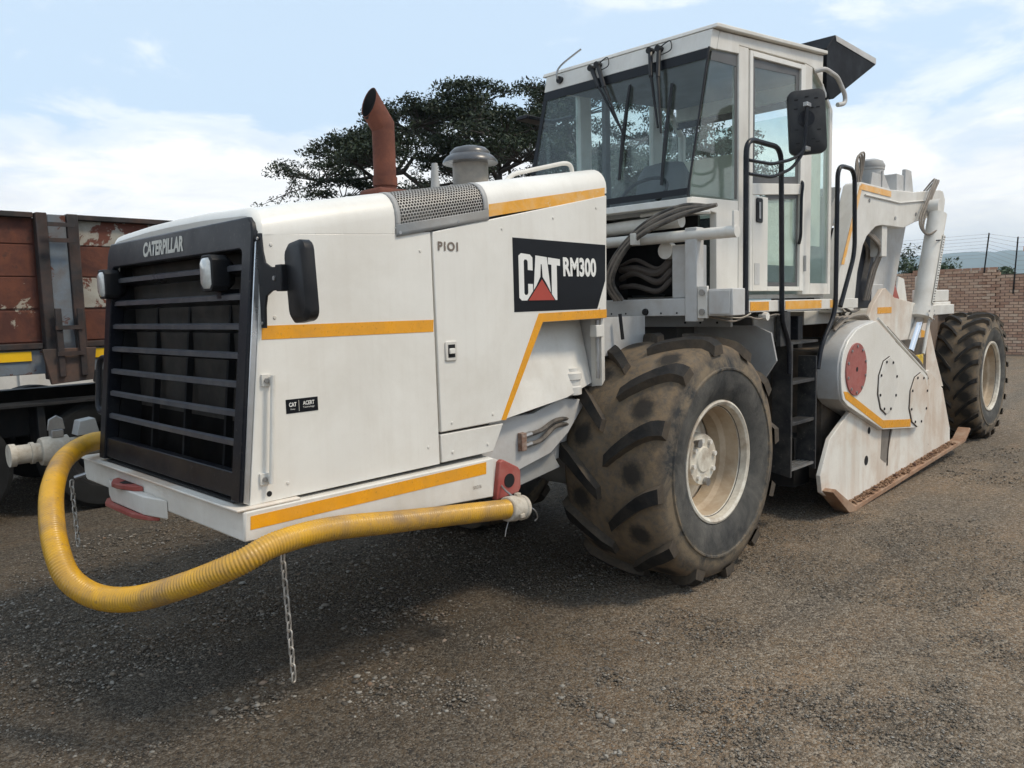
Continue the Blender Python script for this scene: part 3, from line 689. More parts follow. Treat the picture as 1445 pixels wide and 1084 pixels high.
A_t = U([(.455, .53), (.545, .53), (.525, .82), (.475, .82)])
T_l = U([(.715, 1.0), (1.02, 1.0), (1.02, .84), (.935, .84), (.935, .0), (.80, .0), (.80, .84), (.715, .84)])
A_left = U([(.345, .18), (.405, 1.0), (.685, 1.0), (.775, .18), (.66, .40), (.575, .53), (.555, .82), (.53, .82), (.515, .53), (.45, .40)])
plate([C_l], DECALW, dec, 'letter_c'); plate([A_left], DECALW, dec, 'letter_a'); plate([T_l], DECALW, dec, 'letter_t')
plate([U([(.17, -.02), (.90, -.02), (.545, .52)])], DECALK, dec, 'triangle_outline', dy-.0013)
plate([U([(.215, 0), (.86, 0), (.545, .475)])], DECALR, dec, 'red_triangle', dy-.0026)
txt('RM300', (3.374, dy-.0004, 1.882), (1, 0, 0), (-.02, 0, 1), .296, .108, DECALW, dec, bold=.04)
txt('P1O1', (2.465, YN-.0052, 1.995), (1, 0, 0), (0, 0, 1), .128, .044, INK, M, 'stencil_number', bold=.035)
sd = MB().box(1.629, 1.778, YN-T, YN-.0002, 1.306, 1.364).build('badge_decal', DECALK, M)
txt('CAT', (1.642, YN-T, 1.333), (1, 0, 0), (0, 0, 1), .034, .018, DECALW, sd, bold=.03)
txt('Power', (1.648, YN-T, 1.320), (1, 0, 0), (0, 0, 1), .022, .006, DECALW, sd)
txt('ACERT', (1.706, YN-T, 1.335), (1, 0, 0), (0, 0, 1), .054, .017, DECALW, sd, bold=.02)
txt('Technology', (1.706, YN-T, 1.321), (1, 0, 0), (0, 0, 1), .054, .009, DECALW, sd)
MB().box(1.687, 1.689, YN-T-.0006, YN-T-.0001, 1.312, 1.358).build('divider', LETTER, sd)
# --- latch, grab bar, drain hole on the side panel
la = MB().prism([(2.494, 1.465), (2.556, 1.465), (2.562, 1.475), (2.562, 1.555), (2.556, 1.562), (2.494, 1.562), (2.488, 1.553), (2.488, 1.472)], 1, YN-.013, YN-.004).build('door_latch', WHITE_D, M, bevel=.004)
MB().box(2.503, 2.547, YN-.0145, YN-.0132, 1.482, 1.545).build('latch_cup', DARK, la)
MB().box(2.506, 2.540, YN-.024, YN-.0148, 1.500, 1.527).build('latch_paddle', WHITE, la, bevel=.003)
gb = MB().tube([(1.560, YN-.035, 1.472), (1.528, YN-.035, 1.038)], .0095, 10).build('grab_bar', WHITE_D, M)
for (x, z) in ((1.546, 1.452), (1.516, 1.056)):
    bk = MB().box(x-.022, x+.018, YN-.012, YN-.0005, z-.024, z+.024).box(x+.006, x+.018, YN-.036, YN-.012, z-.014, z+.014).build('bar_bracket', WHITE_D, gb, bevel=.002)
    MB().cyl((x-.005, YN-.020, z), (x-.005, YN-.012, z), .010, n=6).build('bolt', STEEL, gb)
MB().cyl((1.535, YN-.0012, .991), (1.535, YN+.01, .991), .0115, n=16).build('drain_hole', DARK, M)
MB().prism([(1.424, .972), (1.4465, .962), (xfront(2.0)-.0015, 2.0), (1.535, 2.0)], 1, YN+.001, YN+.0072).build('edge_strip', ALU, M, bevel=.003)
for x, z in ((1.60, 1.99), (1.60, 1.70), (2.36, 1.99), (2.37, 1.06), (1.62, 1.02), (2.52, 1.16), (2.80, 1.17), (2.52, 1.015), (2.76, 1.02), (3.70, 1.70), (2.90, 2.12), (3.3, 2.20), (3.68, 2.28)):
    MB().lathe([(.0, -.0035), (.006, -.003), (.0085, 0)], (x, YN-(.004 if x > 2.44 else 0)-.0002, z), 1, 8).build('rivet', WHITE_D, M)
# --- base frame, bumper, tow jaw
YR = 2.866
rail = MB().prism([(1.412, .945), (2.768, .951), (2.761, .748), (1.402, .826)], 1, YR, YN+.12).build('side_rail', WHITE_D, M, bevel=.006)
tape([(1.428, .871), (2.712, .877), (2.715, .938), (1.432, .925)], YR)
txt('S/NO 06', (2.62, YR-T, .812), (1, 0, 0), (0, 0, 1), .055, .018, INK, M, 'stamped_mark')
bmp = MB().prism([(2.869, .945), (4.74, .945), (4.74, .84), (4.70, .823), (2.9, .823), (2.869, .838)], 0, 1.405, 1.50).build('front_bumper', WHITE_D, M, bevel=.008)
MB().box(1.38, 1.66, 2.872, 4.73, .9465, .9575).build('bumper_plate', WHITE_S, M, bevel=.004)
MB().box(1.52, 1.62, 2.98, 4.4, .9585, 1.02).build('sill', DARK, M)
for z0, z1, ya, yb in ((.880, .904, 3.88, 4.21), (.765, .787, 3.70, 4.32)):
    MB().prism([(1.403, ya), (1.403, yb), (1.37, yb-.02), (1.335, yb-.10), (1.335, ya+.16), (1.37, ya+.04)], 2, z0, z1).build('tow_jaw', RED, M, bevel=.004)
    MB().prism([(1.395, ya+.10), (1.395, yb-.12), (1.36, yb-.14), (1.36, ya+.14)], 2, z1+.0004, z1+.0016).build('jaw_slot', DARK, M)
MB().prism([(1.402, 3.60), (1.402, 4.36), (1.36, 4.2), (1.36, 3.78)], 2, .7875, .8795).build('tow_block', WHITE_D, M, bevel=.006)
# lifting lug
lg = MB().prism([(2.786, .722), (2.955, .735), (2.972, .76), (2.972, .85), (2.955, .872), (2.845, .929), (2.82, .92)], 1, 2.872, 2.907).build('lifting_lug', RED, M, bevel=.006)
MB().cyl((2.884, 2.868, .812), (2.884, 2.8715, .812), .037, n=20).build('lug_eye', DARK, lg)
MB().prism([(2.762, .755), (2.80, .75), (2.835, .925), (2.762, .955)], 1, 2.90, 3.02).build('rail_end', WHITE_D, M, bevel=.004)
# --- grille
def gx_(z): return 1.432 + .110*(z-.985)
GY0, GY1 = 2.908, 4.492
def gp(y0, y1, z0, z1, d0, d1):   # board in the raked grille plane
    return [(gx_(z)+d, y, z) for d in (d0, d1) for (y, z) in ((y0, z0), (y1, z0), (y1, z1), (y0, z1))]
BOXF = [(0, 1, 2, 3), (7, 6, 5, 4), (0, 4, 5, 1), (1, 5, 6, 2), (2, 6, 7, 3), (3, 7, 4, 0)]
grl = MB()
# header + jambs outline with rounded top corners
def rr(y, z): return (gx_(z)-.02, y, z)
outer = [(GY0, .972), (GY0, 2.04), (GY0+.012, 2.075), (GY0+.04, 2.10), (GY1-.04, 2.10), (GY1-.012, 2.075), (GY1, 2.04), (GY1, .972)]
inner = [(GY0+.075, .972), (GY0+.075, 1.95), (GY0+.08, 1.965), (GY0+.095, 1.975), (GY1-.095, 1.975), (GY1-.08, 1.965), (GY1-.075, 1.95), (GY1-.075, .972)]
nO = len(outer); vs = []
for d in (-.022, .05):
    vs += [(gx_(z)+d, y, z) for y, z in outer] + [(gx_(z)+d, y, z) for y, z in inner]
fs = []
for i in range(nO-1):
    fs += [(i, i+1, nO+i+1, nO+i), (2*nO+i+1, 2*nO+i, 3*nO+i, 3*nO+i+1), (i, 2*nO+i, 2*nO+i+1, i+1), (nO+i, nO+i+1, 3*nO+i+1, 3*nO+i)]
fs += [(0, nO, 3*nO, 2*nO), (nO-1, 3*nO-1, 4*nO-1, 2*nO-1)]
grl.add(vs, fs); grille = grl.build('grille', BLACK, M, bevel=.006)
for z in (1.905, 1.787, 1.667, 1.550, 1.434, 1.318, 1.200):
    s_ = MB()
    y0, y1 = GY0+.077, GY1-.077
    n_ = 10; vs = []
    for k in range(n_+1):
        t = k/n_; y = y0+(y1-y0)*t; bow = -.006*math.sin(math.pi*t)
        vs += [(gx_(z)-.006+bow, y, z-.012), (gx_(z)-.006+bow, y, z+.008), (gx_(z)+.008+bow, y, z+.014), (gx_(z)+.07, y, z-.022), (gx_(z)+.07, y, z-.030)]
    s_.add(vs, [(k*5+j, k*5+(j+1) % 5, (k+1)*5+(j+1) % 5, (k+1)*5+j) for k in range(n_) for j in range(5)])
    sl_ = s_.build('slat', BLACKR, grille, smooth=25); sl_.data.materials.append(SLATE)
    for pl_ in sl_.data.polygons:
        if pl_.normal.x < -.55 or (pl_.normal.z > .5 and abs(pl_.center.z-z) < .02): pl_.material_index = 1
MB().add(gp(GY0+.077, GY1-.077, .985, 1.085, -.012, .03), BOXF).build('bottom_bar', BLACK, grille, bevel=.004)
for y in (3.3, 3.72, 4.1): MB().add(gp(y, y+.02, .98, 1.97, .10, .13), BOXF).build('upright', DARK, grille)
MB().add(gp(GY0+.07, GY1-.07, .98, 1.98, .16, .165), BOXF).build('radiator_screen', pm('radiator_fins', (.005, .0045, .0045), .85, var=.3, dirt=((.014, .011, .008), .5, 5.), spec=.1), grille)
txt('CATERPILLAR', (gx_(2.006)-.0225, 4.00, 2.003), (0, -1, 0), (.11, 0, 1), .465, .072, LETTER, grille, bold=.045)
zt_ = 2.003; MB().add([(gx_(z)-.0245, y, z) for y, z in ((3.945, zt_), (3.90, zt_), (3.9225, zt_+.03))], [(0, 1, 2)]).build('letter_triangle', BLACK, grille)
for ya, yb in ((GY0+.06, GY0+.074), (GY1-.074, GY1-.06)): MB().add(gp(ya, yb, .975, 2.0, .05, .17), BOXF).build('shroud', DARK, grille)
MB().add(gp(GY0+.07, GY1-.07, 1.976, 1.99, .05, .17), BOXF).build('shroud', DARK, grille)
MB().add(gp(GY0+.075, GY1-.075, .962, .970, -.01, .2), BOXF).build('shroud', DARK, grille)
# headlamps
for yc, xo in ((3.19, -.01), (4.42, -.01)):
    zc = 1.888
    b = MB(); w2, h2 = .056, .075
    ro = [(yc-w2, zc-h2+.02), (yc-w2+.02, zc-h2), (yc+w2-.02, zc-h2), (yc+w2, zc-h2+.02), (yc+w2, zc+h2-.02), (yc+w2-.02, zc+h2), (yc-w2+.02, zc+h2), (yc-w2, zc+h2-.02)]
    xf = gx_(zc)-.07
    n_ = 8; vs = [(xf, y, z) for y, z in ro] + [(xf+.07, y, z) for y, z in ro] + [(xf+.11, yc+(y-yc)*.6, zc+(z-zc)*.6) for y, z in ro]
    b.add(vs, [tuple(range(8))] + [(i, (i+1) % 8, 8+(i+1) % 8, 8+i) for i in range(8)] + [(8+i, 8+(i+1) % 8, 16+(i+1) % 8, 16+i) for i in range(8)] + [tuple(range(16, 24))])
    hl = b.build('headlamp', PLASTIC, M, bevel=.004, smooth=30)
    le = [(yc+(y-yc)*.80, zc+(z-zc)*.84) for y, z in ro]
    MB().add([(xf-.001, y, z) for y, z in le] + [(xf-.010, yc+(y-yc)*.8, zc+(z-zc)*.8) for y, z in le], [(i, (i+1) % 8, 8+(i+1) % 8, 8+i) for i in range(8)] + [tuple(range(8, 16))]).build('lens', LENS, hl, bevel=.002)
    MB().box(xf+.05, gx_(zc)+.06, yc-.02, yc+.02, zc-h2-.03, zc-h2+.01).build('lamp_foot', BLACK, hl)
MB().tube(rounded([(1.50, GY1-.02, 1.50), (1.49, GY1+.13, 1.50), (1.462, GY1+.13, 1.205), (1.465, GY1-.02, 1.205)], .06), .016, 10).build('grab_handle', BLACK, M)
# --- front mirror on its bracket
mb = MB().prism([(2.866, 1.66), (2.897, 1.66), (2.897, 2.03), (2.866, 2.03), (2.86, 1.96), (2.845, 1.915), (2.80, 1.895), (2.70, 1.892), (2.70, 1.808), (2.80, 1.804), (2.845, 1.785), (2.86, 1.74)], 0, 1.538, 1.548).build('mirror_bracket', PLASTIC, M, bevel=.002)
for z in (1.68, 2.01): MB().cyl((1.532, 2.882, z), (1.538, 2.882, z), .007, n=6).build('bolt', STEEL, mb)
MB().cyl((1.526, 2.76, 1.851), (1.538, 2.76, 1.851), .009, n=8).build('bolt', STEEL, mb)
def slab(name, w_, h_, d_, mat, parent, loc, rot, rad=.03, taper=.85):
    b = MB(); n_ = 5; ring = []
    for (sx, sy) in ((1, 1), (-1, 1), (-1, -1), (1, -1)):
        for k in range(n_):
            a = math.atan2(sy, sx) - math.pi/4 + (math.pi/2)*k/(n_-1)
            ring.append((sx*(w_/2-rad)+rad*math.cos(a), sy*(h_/2-rad)+rad*math.sin(a)))
    m_ = len(ring); vs = []
    for d, s in ((-d_/2, .97), (-d_/2+.006, 1), (d_/4, 1), (d_/2, taper)):
        vs += [(d, x*s, y*s) for x, y in ring]
    fs = [tuple(range(m_)), tuple(range(3*m_, 4*m_))] + [(j*m_+i, j*m_+(i+1) % m_, (j+1)*m_+(i+1) % m_, (j+1)*m_+i) for j in range(3) for i in range(m_)]
    b.add(vs, fs); return link(name, b.mesh(name, 40), mat, parent, 0, None, loc, rot)
fm = slab('mirror', .165, .30, .05, PLASTIC, M, (1.562, 2.622, 1.832), (R(5), 0, R(174)), .04, .88)
MB().box(1.520, 1.556, 2.690, 2.735, 1.80, 1.90).build('mirror_clamp', PLASTIC, mb, bevel=.004)
# --- exhaust, precleaner, post, hood rail
ex = MB(); ey, exx = 3.7, 2.775; rp = .064
ex.tube([(exx, ey, 2.30), (exx, ey, 2.735)], rp, 24, caps=False)
# elbow ring leaning forward, mouth cut upright
n_ = 24; ring0 = [(exx+rp*math.cos(2*math.pi*k/n_), ey+rp*math.sin(2*math.pi*k/n_), 2.735) for k in range(n_)]
ring1 = [(exx+rp*math.cos(2*math.pi*k/n_), ey+rp*math.sin(2*math.pi*k/n_), 2.752+.032*math.cos(2*math.pi*k/n_)) for k in range(n_)]
ring2 = []
for (x, y, z) in ring1:
    t = (x-exx+rp)/(2*rp); ln = .07 + .10*t
    ring2.append((x-ln*.75, y, z+ln*1.0))
ring2i = [(x*.985+exx*.015-.001, ey+(y-ey)*.9, z-.004) for x, y, z in ring2]; ring1i = [(x*.85+(exx-.08)*.15+.028, ey+(y-ey)*.85, z*.85+2.86*.15-.045) for x, y, z in ring2i]
vs = ring0+ring1+ring2+ring2i+ring1i
ex.add(vs, [(j*n_+k, j*n_+(k+1) % n_, (j+1)*n_+(k+1) % n_, (j+1)*n_+k) for j in range(4) for k in range(n_)] + [tuple(range(4*n_, 5*n_))])
exo = ex.build('exhaust_stack', RUSTPIPE, M, smooth=40); exo.data.materials.append(pm('dark_bore', (.008, .007, .007), .9))  # near-black colour for the faces inside the pipe mouth
for pl_ in exo.data.polygons:
    if pl_.index >= n_ + 3*n_: pl_.material_index = 1
MB().lathe([(.066, 0), (.070, 0), (.070, .05), (.066, .05)], (exx, ey, 2.42), 2, 24).build('pipe_clamp', RUSTPIPE, exo)
MB().prism([(2.66, 3.60), (2.88, 3.60), (2.88, 3.80), (2.66, 3.80)], 2, 2.33, 2.40).build('exhaust_saddle', RUSTPIPE, exo, bevel=.02)
pcx, pcy = 3.44, 3.7
pc = MB().lathe([(.118, 0), (.118, .03), (.112, .032), (.112, .16), (.12, .165)], (pcx, pcy, 2.46), 2, 32).build('precleaner', pm('grey_precleaner', (.19, .175, .155), .5, var=.15, dirt=((.35, .3, .24), .5, 7.)), M)
MB().lathe([(.115, .155), (.174, .160), (.172, .172), (.150, .198), (.128, .212), (.126, .228), (.10, .252), (.055, .264), (.0, .267)], (pcx, pcy, 2.46), 2, 36).build('precleaner_cap', pm('grey_plastic_cap', (.07, .072, .078), .3, var=.1, dirt=((.2, .18, .15), .5, 7.)), pc, smooth=50)
MB().tube([(3.13, 3.68, 2.36), (3.13, 3.68, 2.585)], [.032, .018], 12).build('filler_post', GREY, M)
MB().tube(rounded([(3.18, 3.14, 2.415), (3.24, 3.14, 2.462), (3.70, 3.14, 2.575), (3.755, 3.14, 2.565), (3.765, 3.14, 2.5)], .05), .013, 10).build('hood_rail', WHITE_D, M)
# ------------------------------------------------------------------ cab
CN, CF = 2.70, 4.12
def wx(z): return 4.36 + (z-2.39)*(.26/.95)
cab = MB().prism([(4.645, 3.458), (6.34, 3.632), (6.34, 3.660), (4.66, 3.488)], 1, CN-.035, CF+.04).build('cab_roof', WHITE_D, M, bevel=.006)
MB().prism([(wx(3.335), 3.335), (4.650, 3.457), (4.74, 3.463), (4.70, 3.335)], 1, CN, CF).build('front_header', WHITE_D, cab, bevel=.004)
for y0, y1 in ((CN, CN+.05), (CF-.05, CF)):
    MB().prism([(4.704, 3.340), (5.0, 3.370), (5.0, 3.425), (6.02, 3.508), (6.16, 3.50), (6.33, 3.40), (6.335, 3.628), (4.745, 3.462)], 1, y0, y1).build('side_header', WHITE_D, cab, bevel=.004)
    MB().prism([(4.99, 1.762), (5.125, 1.762), (5.125, 3.432), (5.002, 3.422), (4.99, 3.36)], 1, y0-.002, y1).build('door_post', WHITE_D, cab, bevel=.005)
    MB().prism([(6.005, 1.762), (6.14, 1.762), (6.14, 3.50), (6.005, 3.505)], 1, y0-.002, y1).build('rear_post', WHITE_D, cab, bevel=.005)
    MB().prism([(6.475, 1.762), (6.53, 1.762), (6.53, 3.24), (6.34, 3.42), (6.335, 3.38), (6.475, 3.25)], 1, y0, y1).build('corner_post', WHITE_D, cab, bevel=.004)
    MB().box(6.142, 6.474, y0, y1, 1.762, 1.848).build('side_sill', WHITE_D, cab, bevel=.003)
# near lower wall with undercut front
MB().prism([(4.70, 1.762), (4.988, 1.762), (4.988, 2.400), (4.405, 2.383), (4.372, 2.335), (4.70, 2.30)], 1, CN, CN+.05).build('cab_side_wall', WHITE, cab, bevel=.004)
MB().prism([(4.70, 1.762), (6.0, 1.762), (6.0, 2.30), (4.405, 2.30), (4.372, 2.335), (4.70, 2.29)], 1, CF-.05, CF).build('far_side_wall', INTC, cab)
MB().prism([(4.342, 2.328), (wx(2.375)-.004, 2.375), (4.43, 2.375), (4.43, 2.328)], 1, CN+.001, CF).build('front_sill', WHITE_D, cab, bevel=.006)
MB().box(4.43, 4.70, CN+.052, CF-.06, 2.30, 2.327).build('dash_floor', GREY, cab)
MB().box(4.70, 4.73, CN+.14, CF-.06, 1.78, 2.30).build('front_lower_panel', DARK, cab)
MB().box(4.705, 4.715, CN+.052, CN+.138, 1.80, 2.29).build('lower_corner_pane', GLASS, cab)
MB().box(4.70, 6.53, CN+.052, CF-.052, 1.735, 1.765).build('cab_floor', GREY, cab)
MB().prism([(4.70, 3.335), (6.36, 3.47), (6.36, 3.50), (4.70, 3.36)], 1, CN+.06, CF-.06).build('headlining', INTG, cab)
# windscreen, seals
def wpane(y0, y1, z0, z1, name, mat, off=0., th=.006):
    vs = [(wx(z)+o, y, z) for o in (off, off+th) for (y, z) in ((y0, z0), (y1, z0), (y1, z1), (y0, z1))]
    return MB().add(vs, BOXF).build(name, mat, cab)
wpane(CN+.012, CF-.01, 2.395, 3.335, 'windscreen', GLASSD)
wpane(CN+.012, CF-.01, 2.392, 2.435, 'windscreen_seal', DECALK, -.004, .003)
wpane(CN+.012, CF-.01, 3.265, 3.333, 'windscreen_seal', DECALK, -.004, .003)
wpane(CF-.045, CF-.01, 2.437, 3.263, 'windscreen_seal', DECALK, -.004, .003)
MB().tube([(wx(2.38), CN+.006, 2.385), (wx(3.335), CN+.006, 3.337)], .0075, 8).build('corner_seal', PLASTIC, cab)
def pane(pts, y, name='window_pane', mat=GLASS, parent=None, border=0.):
    o = MB().prism(pts, 1, y, y+.006).build(name, mat, parent or cab)
    if border:
        c = (sum(p[0] for p in pts)/len(pts), sum(p[1] for p in pts)/len(pts)); n_ = len(pts)
        ins = []
        for p in pts:
            d = math.hypot(p[0]-c[0], p[1]-c[1]); ins.append((p[0]-math.copysign(border, p[0]-c[0]), p[1]-math.copysign(border, p[1]-c[1])))
        b = MB(); b.add([(p[0], y-.0015, p[1]) for p in pts] + [(p[0], y-.0015, p[1]) for p in ins], [(i, (i+1) % n_, n_+(i+1) % n_, n_+i) for i in range(n_)])
        b.build('pane_border', pm('grey_frit', (.10, .105, .11), .4, var=.1), parent or cab)
    return o
sw = [(4.41, 2.402), (4.988, 2.412), (4.99, 3.362), (4.665, 3.330)]
pane(sw, CN+.014); pane(sw, CF-.02)
MB().add([(4.665, CN+.012, 3.330), (4.99, CN+.012, 3.362), (4.99, CN+.012, 3.29), (4.645, CN+.012, 3.265)], [(0, 1, 2, 3)]).build('pane_border', pm('grey_frit', (.1,)*3), cab)
MB().add([(4.99, CN+.012, 2.412), (4.955, CN+.012, 2.412), (4.955, CN+.012, 3.28), (4.99, CN+.012, 3.285)], [(0, 1, 2, 3)]).build('pane_border', pm('grey_frit', (.1,)*3), cab)
rw = [(6.145, 1.852), (6.472, 1.852), (6.472, 3.25), (6.335, 3.375), (6.145, 3.49)]
pane(rw, CN+.014); pane(rw, CF-.02)
MB().box(6.36, 6.40, CN+.055, CF-.055, 3.36, 3.47).box(6.49, 6.53, CN+.055, CF-.055, 1.77, 2.56).box(6.49, 6.53, 3.52, CF-.055, 2.5605, 3.02).build('rear_wall', INTC, cab)
MB().box(6.50, 6.506, CN+.055, CF-.055, 2.563, 3.26).build('rear_pane', GLASS, cab)
MB().box(6.488, 6.532, 3.46, 3.52, 2.562, 3.26).build('rear_mullion', INTG, cab)
fd = [(5.13, 2.32), (6.0, 2.32), (6.0, 3.50), (5.13, 3.42)]
pane(fd, CF-.02)
MB().box(5.30, 5.36, CF-.06, CF-.022, 2.31, 3.42).build('far_mullion', INTG, cab)
# door
dr = MB().prism([(5.130, 1.79), (5.172, 1.79), (5.172, 3.424), (5.130, 3.420)], 1, CN-.012, CN+.03)
dr.prism([(5.925, 1.79), (5.998, 1.79), (5.998, 3.488), (5.925, 3.482)], 1, CN-.012, CN+.03)
dr.prism([(5.1725, 3.385), (5.9245, 3.446), (5.9245, 3.482), (5.1725, 3.424)], 1, CN-.012, CN+.03)
dr.prism([(5.1725, 2.455), (5.9245, 2.52), (5.9245, 2.60), (5.1725, 2.535)], 1, CN-.010, CN+.03)
dr.box(5.1725, 5.40, CN-.012, CN+.03, 1.79, 2.454).box(5.4005, 5.9245, CN-.012, CN+.03, 1.79, 1.822)
door_ = dr.build('cab_door', WHITE, M, bevel=.004)
pane([(5.174, 2.53), (5.923, 2.595), (5.923, 3.445), (5.174, 3.384)], CN+.008, 'door_pane', GLASS, door_, .055)
pane([(5.402, 1.824), (5.923, 1.824), (5.923, 2.518), (5.402, 2.475)], CN+.008, 'lower_door_pane', GLASS, door_, .03)
MB().prism([(5.42, 1.98), (5.91, 1.98), (5.91, 2.50), (5.42, 2.46)], 1, CN+.022, CN+.028).build('inner_trim', INTC, door_)
MB().prism([(6.17, 2.15), (6.44, 2.15), (6.44, 3.22), (6.30, 3.33), (6.17, 3.40)], 1, CN+.056, CN+.062).build('inner_trim', INTC, cab)
MB().prism([(5.225, 2.27), (5.295, 2.27), (5.305, 2.28), (5.305, 2.43), (5.295, 2.44), (5.225, 2.44), (5.215, 2.43), (5.215, 2.28)], 1, CN-.022, CN-.0125).build('door_handle', PLASTIC, door_, bevel=.003)
MB().box(5.236, 5.262, CN-.030, CN-.0225, 2.295, 2.41).build('handle_lever', STEEL, door_, bevel=.002)
MB().box(5.20, 5.275, CN-.0145, CN-.0125, 1.835, 1.985).build('toe_recess', GREYL, door_)
for z in (2.0, 3.12): MB().cyl((6.0, CN-.018, z-.06), (6.0, CN-.018, z+.06), .012, n=10).build('hinge', GREY, door_)
MB().tube(rounded([(5.95, CN-.005, 2.62), (5.93, CN-.03, 2.60), (5.905, CN-.03, 2.50), (5.90, CN-.03, 2.2), (5.925, CN-.005, 2.15)], .04), .012, 8).build('door_grip', BLACK, door_)
# sunshade wedge behind the cab
sh = MB().prism([(6.40, 3.30), (6.55, 3.335), (7.43, 3.77), (7.43, 3.83), (6.555, 3.835), (6.40, 3.70)], 1, CN, CF-.03).build('rear_sunshade', pm('black_shade', (.007, .008, .011), .6, var=.2, spec=.15), M, bevel=.005)
MB().prism([(6.575, 3.79), (7.431, 3.775), (7.431, 3.826), (6.56, 3.832)], 1, CN-.004, CN-.0005).build('shade_edge', GREYL, sh)
MB().tube(rounded([(6.15, CN-.01, 3.47), (6.20, CN-.07, 3.49), (6.44, CN-.07, 3.47), (6.60, CN-.07, 3.36), (6.60, CN-.07, 3.29), (6.50, CN-.05, 3.27)], .05), .018, 10).build('roof_grab_handle', GREYL, M)
# wipers: paired arms from the header, long blade each
def wp(y, z, off=.03): return (wx(z)-off, y, z)
for (pv, jt, bl0, bl1) in ((((3.655, 3.412), (3.60, 3.425)), ((3.315, 2.935), (3.27, 2.87)), (3.29, 3.215), (3.255, 2.55)), (((3.15, 3.415), (3.08, 3.412)), ((2.985, 2.86), (2.955, 2.82)), (2.94, 3.15), (2.905, 2.475))):
    wpr = MB()
    for (a, b_) in zip(pv, jt):
        m1 = (a[0]+(b_[0]-a[0])*.35, a[1]+(b_[1]-a[1])*.35)
        wpr.tube([wp(*a, .028), wp(*m1, .05)], [.016, .014], 8).tube([wp(*m1, .05), wp(*b_, .035)], [.010, .007], 8)
        wpr.cyl(wp(*a, -.0), wp(*a, .05), .022, n=10)
    o = wpr.build('wiper_arm', PLASTIC, cab)
    n_ = 9; vs = []
    bb = MB()
    for k in range(n_):
        t = k/(n_-1); y = bl0[0]+(bl1[0]-bl0[0])*t; z = bl0[1]+(bl1[1]-bl0[1])*t; h = .006+.016*math.sin(math.pi*t)
        vs += [(wx(z)-.004, y-.006, z), (wx(z)-.004, y+.006, z), (wx(z)-.012-h, y+.008, z), (wx(z)-.012-h, y-.008, z)]
    bb.add(vs, [(k*4+j, k*4+(j+1) % 4, k*4+4+(j+1) % 4, k*4+4+j) for k in range(n_-1) for j in range(4)] + [(0, 1, 2, 3), (n_*4-4, n_*4-3, n_*4-2, n_*4-1)])
    bb.build('wiper_blade', PLASTIC, o)
    a = pv[1]; MB().tube(bez([wp(a[0], a[1]+.01, .02), wp(a[0]-.08, a[1]+.035, .03), wp(a[0]-.10, a[1]-.03, .03), wp(a[0]-.02, a[1]-.05, .03)], 6), .004, 6).build('washer_hose', PLASTIC, o)
MB().tube(bez([(4.628, 3.965, 3.395), (4.60, 3.975, 3.43), (4.62, 3.95, 3.50), (4.69, 3.81, 3.60)], 6), .007, 6).build('antenna', STEEL, M)
MB().lathe([(.026, -.02), (.026, .02)], (4.63, 3.965, 3.40), 0, 12).build('antenna_base', PLASTIC, M)
# seat and controls
seat = MB(); st_prof = []
def pad(b, c, hx, hy, hz, tilt=0., n=6):
    m0 = len(b.v); vs = []
    for i in range(n+1):
        for j in range(2*n):
            a = math.pi*i/n-math.pi/2; p = math.pi*j/n
            sg = lambda v, e: math.copysign(abs(v)**e, v)
            x, y, z = hx*sg(math.cos(a), .5)*sg(math.cos(p), .5), hy*sg(math.cos(a), .5)*sg(math.sin(p), .5), hz*sg(math.sin(a), .6)
            vs.append((c[0]+x*math.cos(tilt)+z*math.sin(tilt), c[1]+y, c[2]+z*math.cos(tilt)-x*math.sin(tilt)))
    b.add(vs, [(i*2*n+j, i*2*n+(j+1) % (2*n), (i+1)*2*n+(j+1) % (2*n), (i+1)*2*n+j) for i in range(n) for j in range(2*n)])
pad(seat, (5.45, 3.62, 2.52), .07, .25, .33, .12); pad(seat, (5.22, 3.62, 2.20), .26, .25, .08)
seat.build('seat', SEATM, M, smooth=80)
MB().box(5.0, 5.4, 3.47, 3.77, 1.765, 2.13).build('seat_base', DARK, M)
MB().prism([(4.75, 1.766), (5.0, 1.766), (4.9, 2.45), (4.75, 2.47)], 1, 3.25, 3.62).build('console', INTG, M, bevel=.02)
MB().tube([(4.93, 3.43+.19*math.cos(t), 2.50+.17*math.sin(t)) if False else (4.93+.10*math.sin(t), 3.43+.19*math.cos(t), 2.53+.12*math.sin(t)) for t in np.linspace(0, 2*math.pi, 25)[:-1]], .014, 8, closed=True).build('steering_wheel', PLASTIC, M)
MB().box(5.0, 5.9, 3.95, 4.05, 1.766, 2.3).build('side_console', INTG, M, bevel=.02)
# far mirror arm
MB().box(4.66, 5.0, 4.34, 4.46, 3.195, 3.225).build('far_visor', BLACK, M, bevel=.006)
MB().tube([(4.95, 4.12, 3.21), (4.95, 4.40, 3.21)], .014, 8).build('far_visor_arm', BLACK, M)

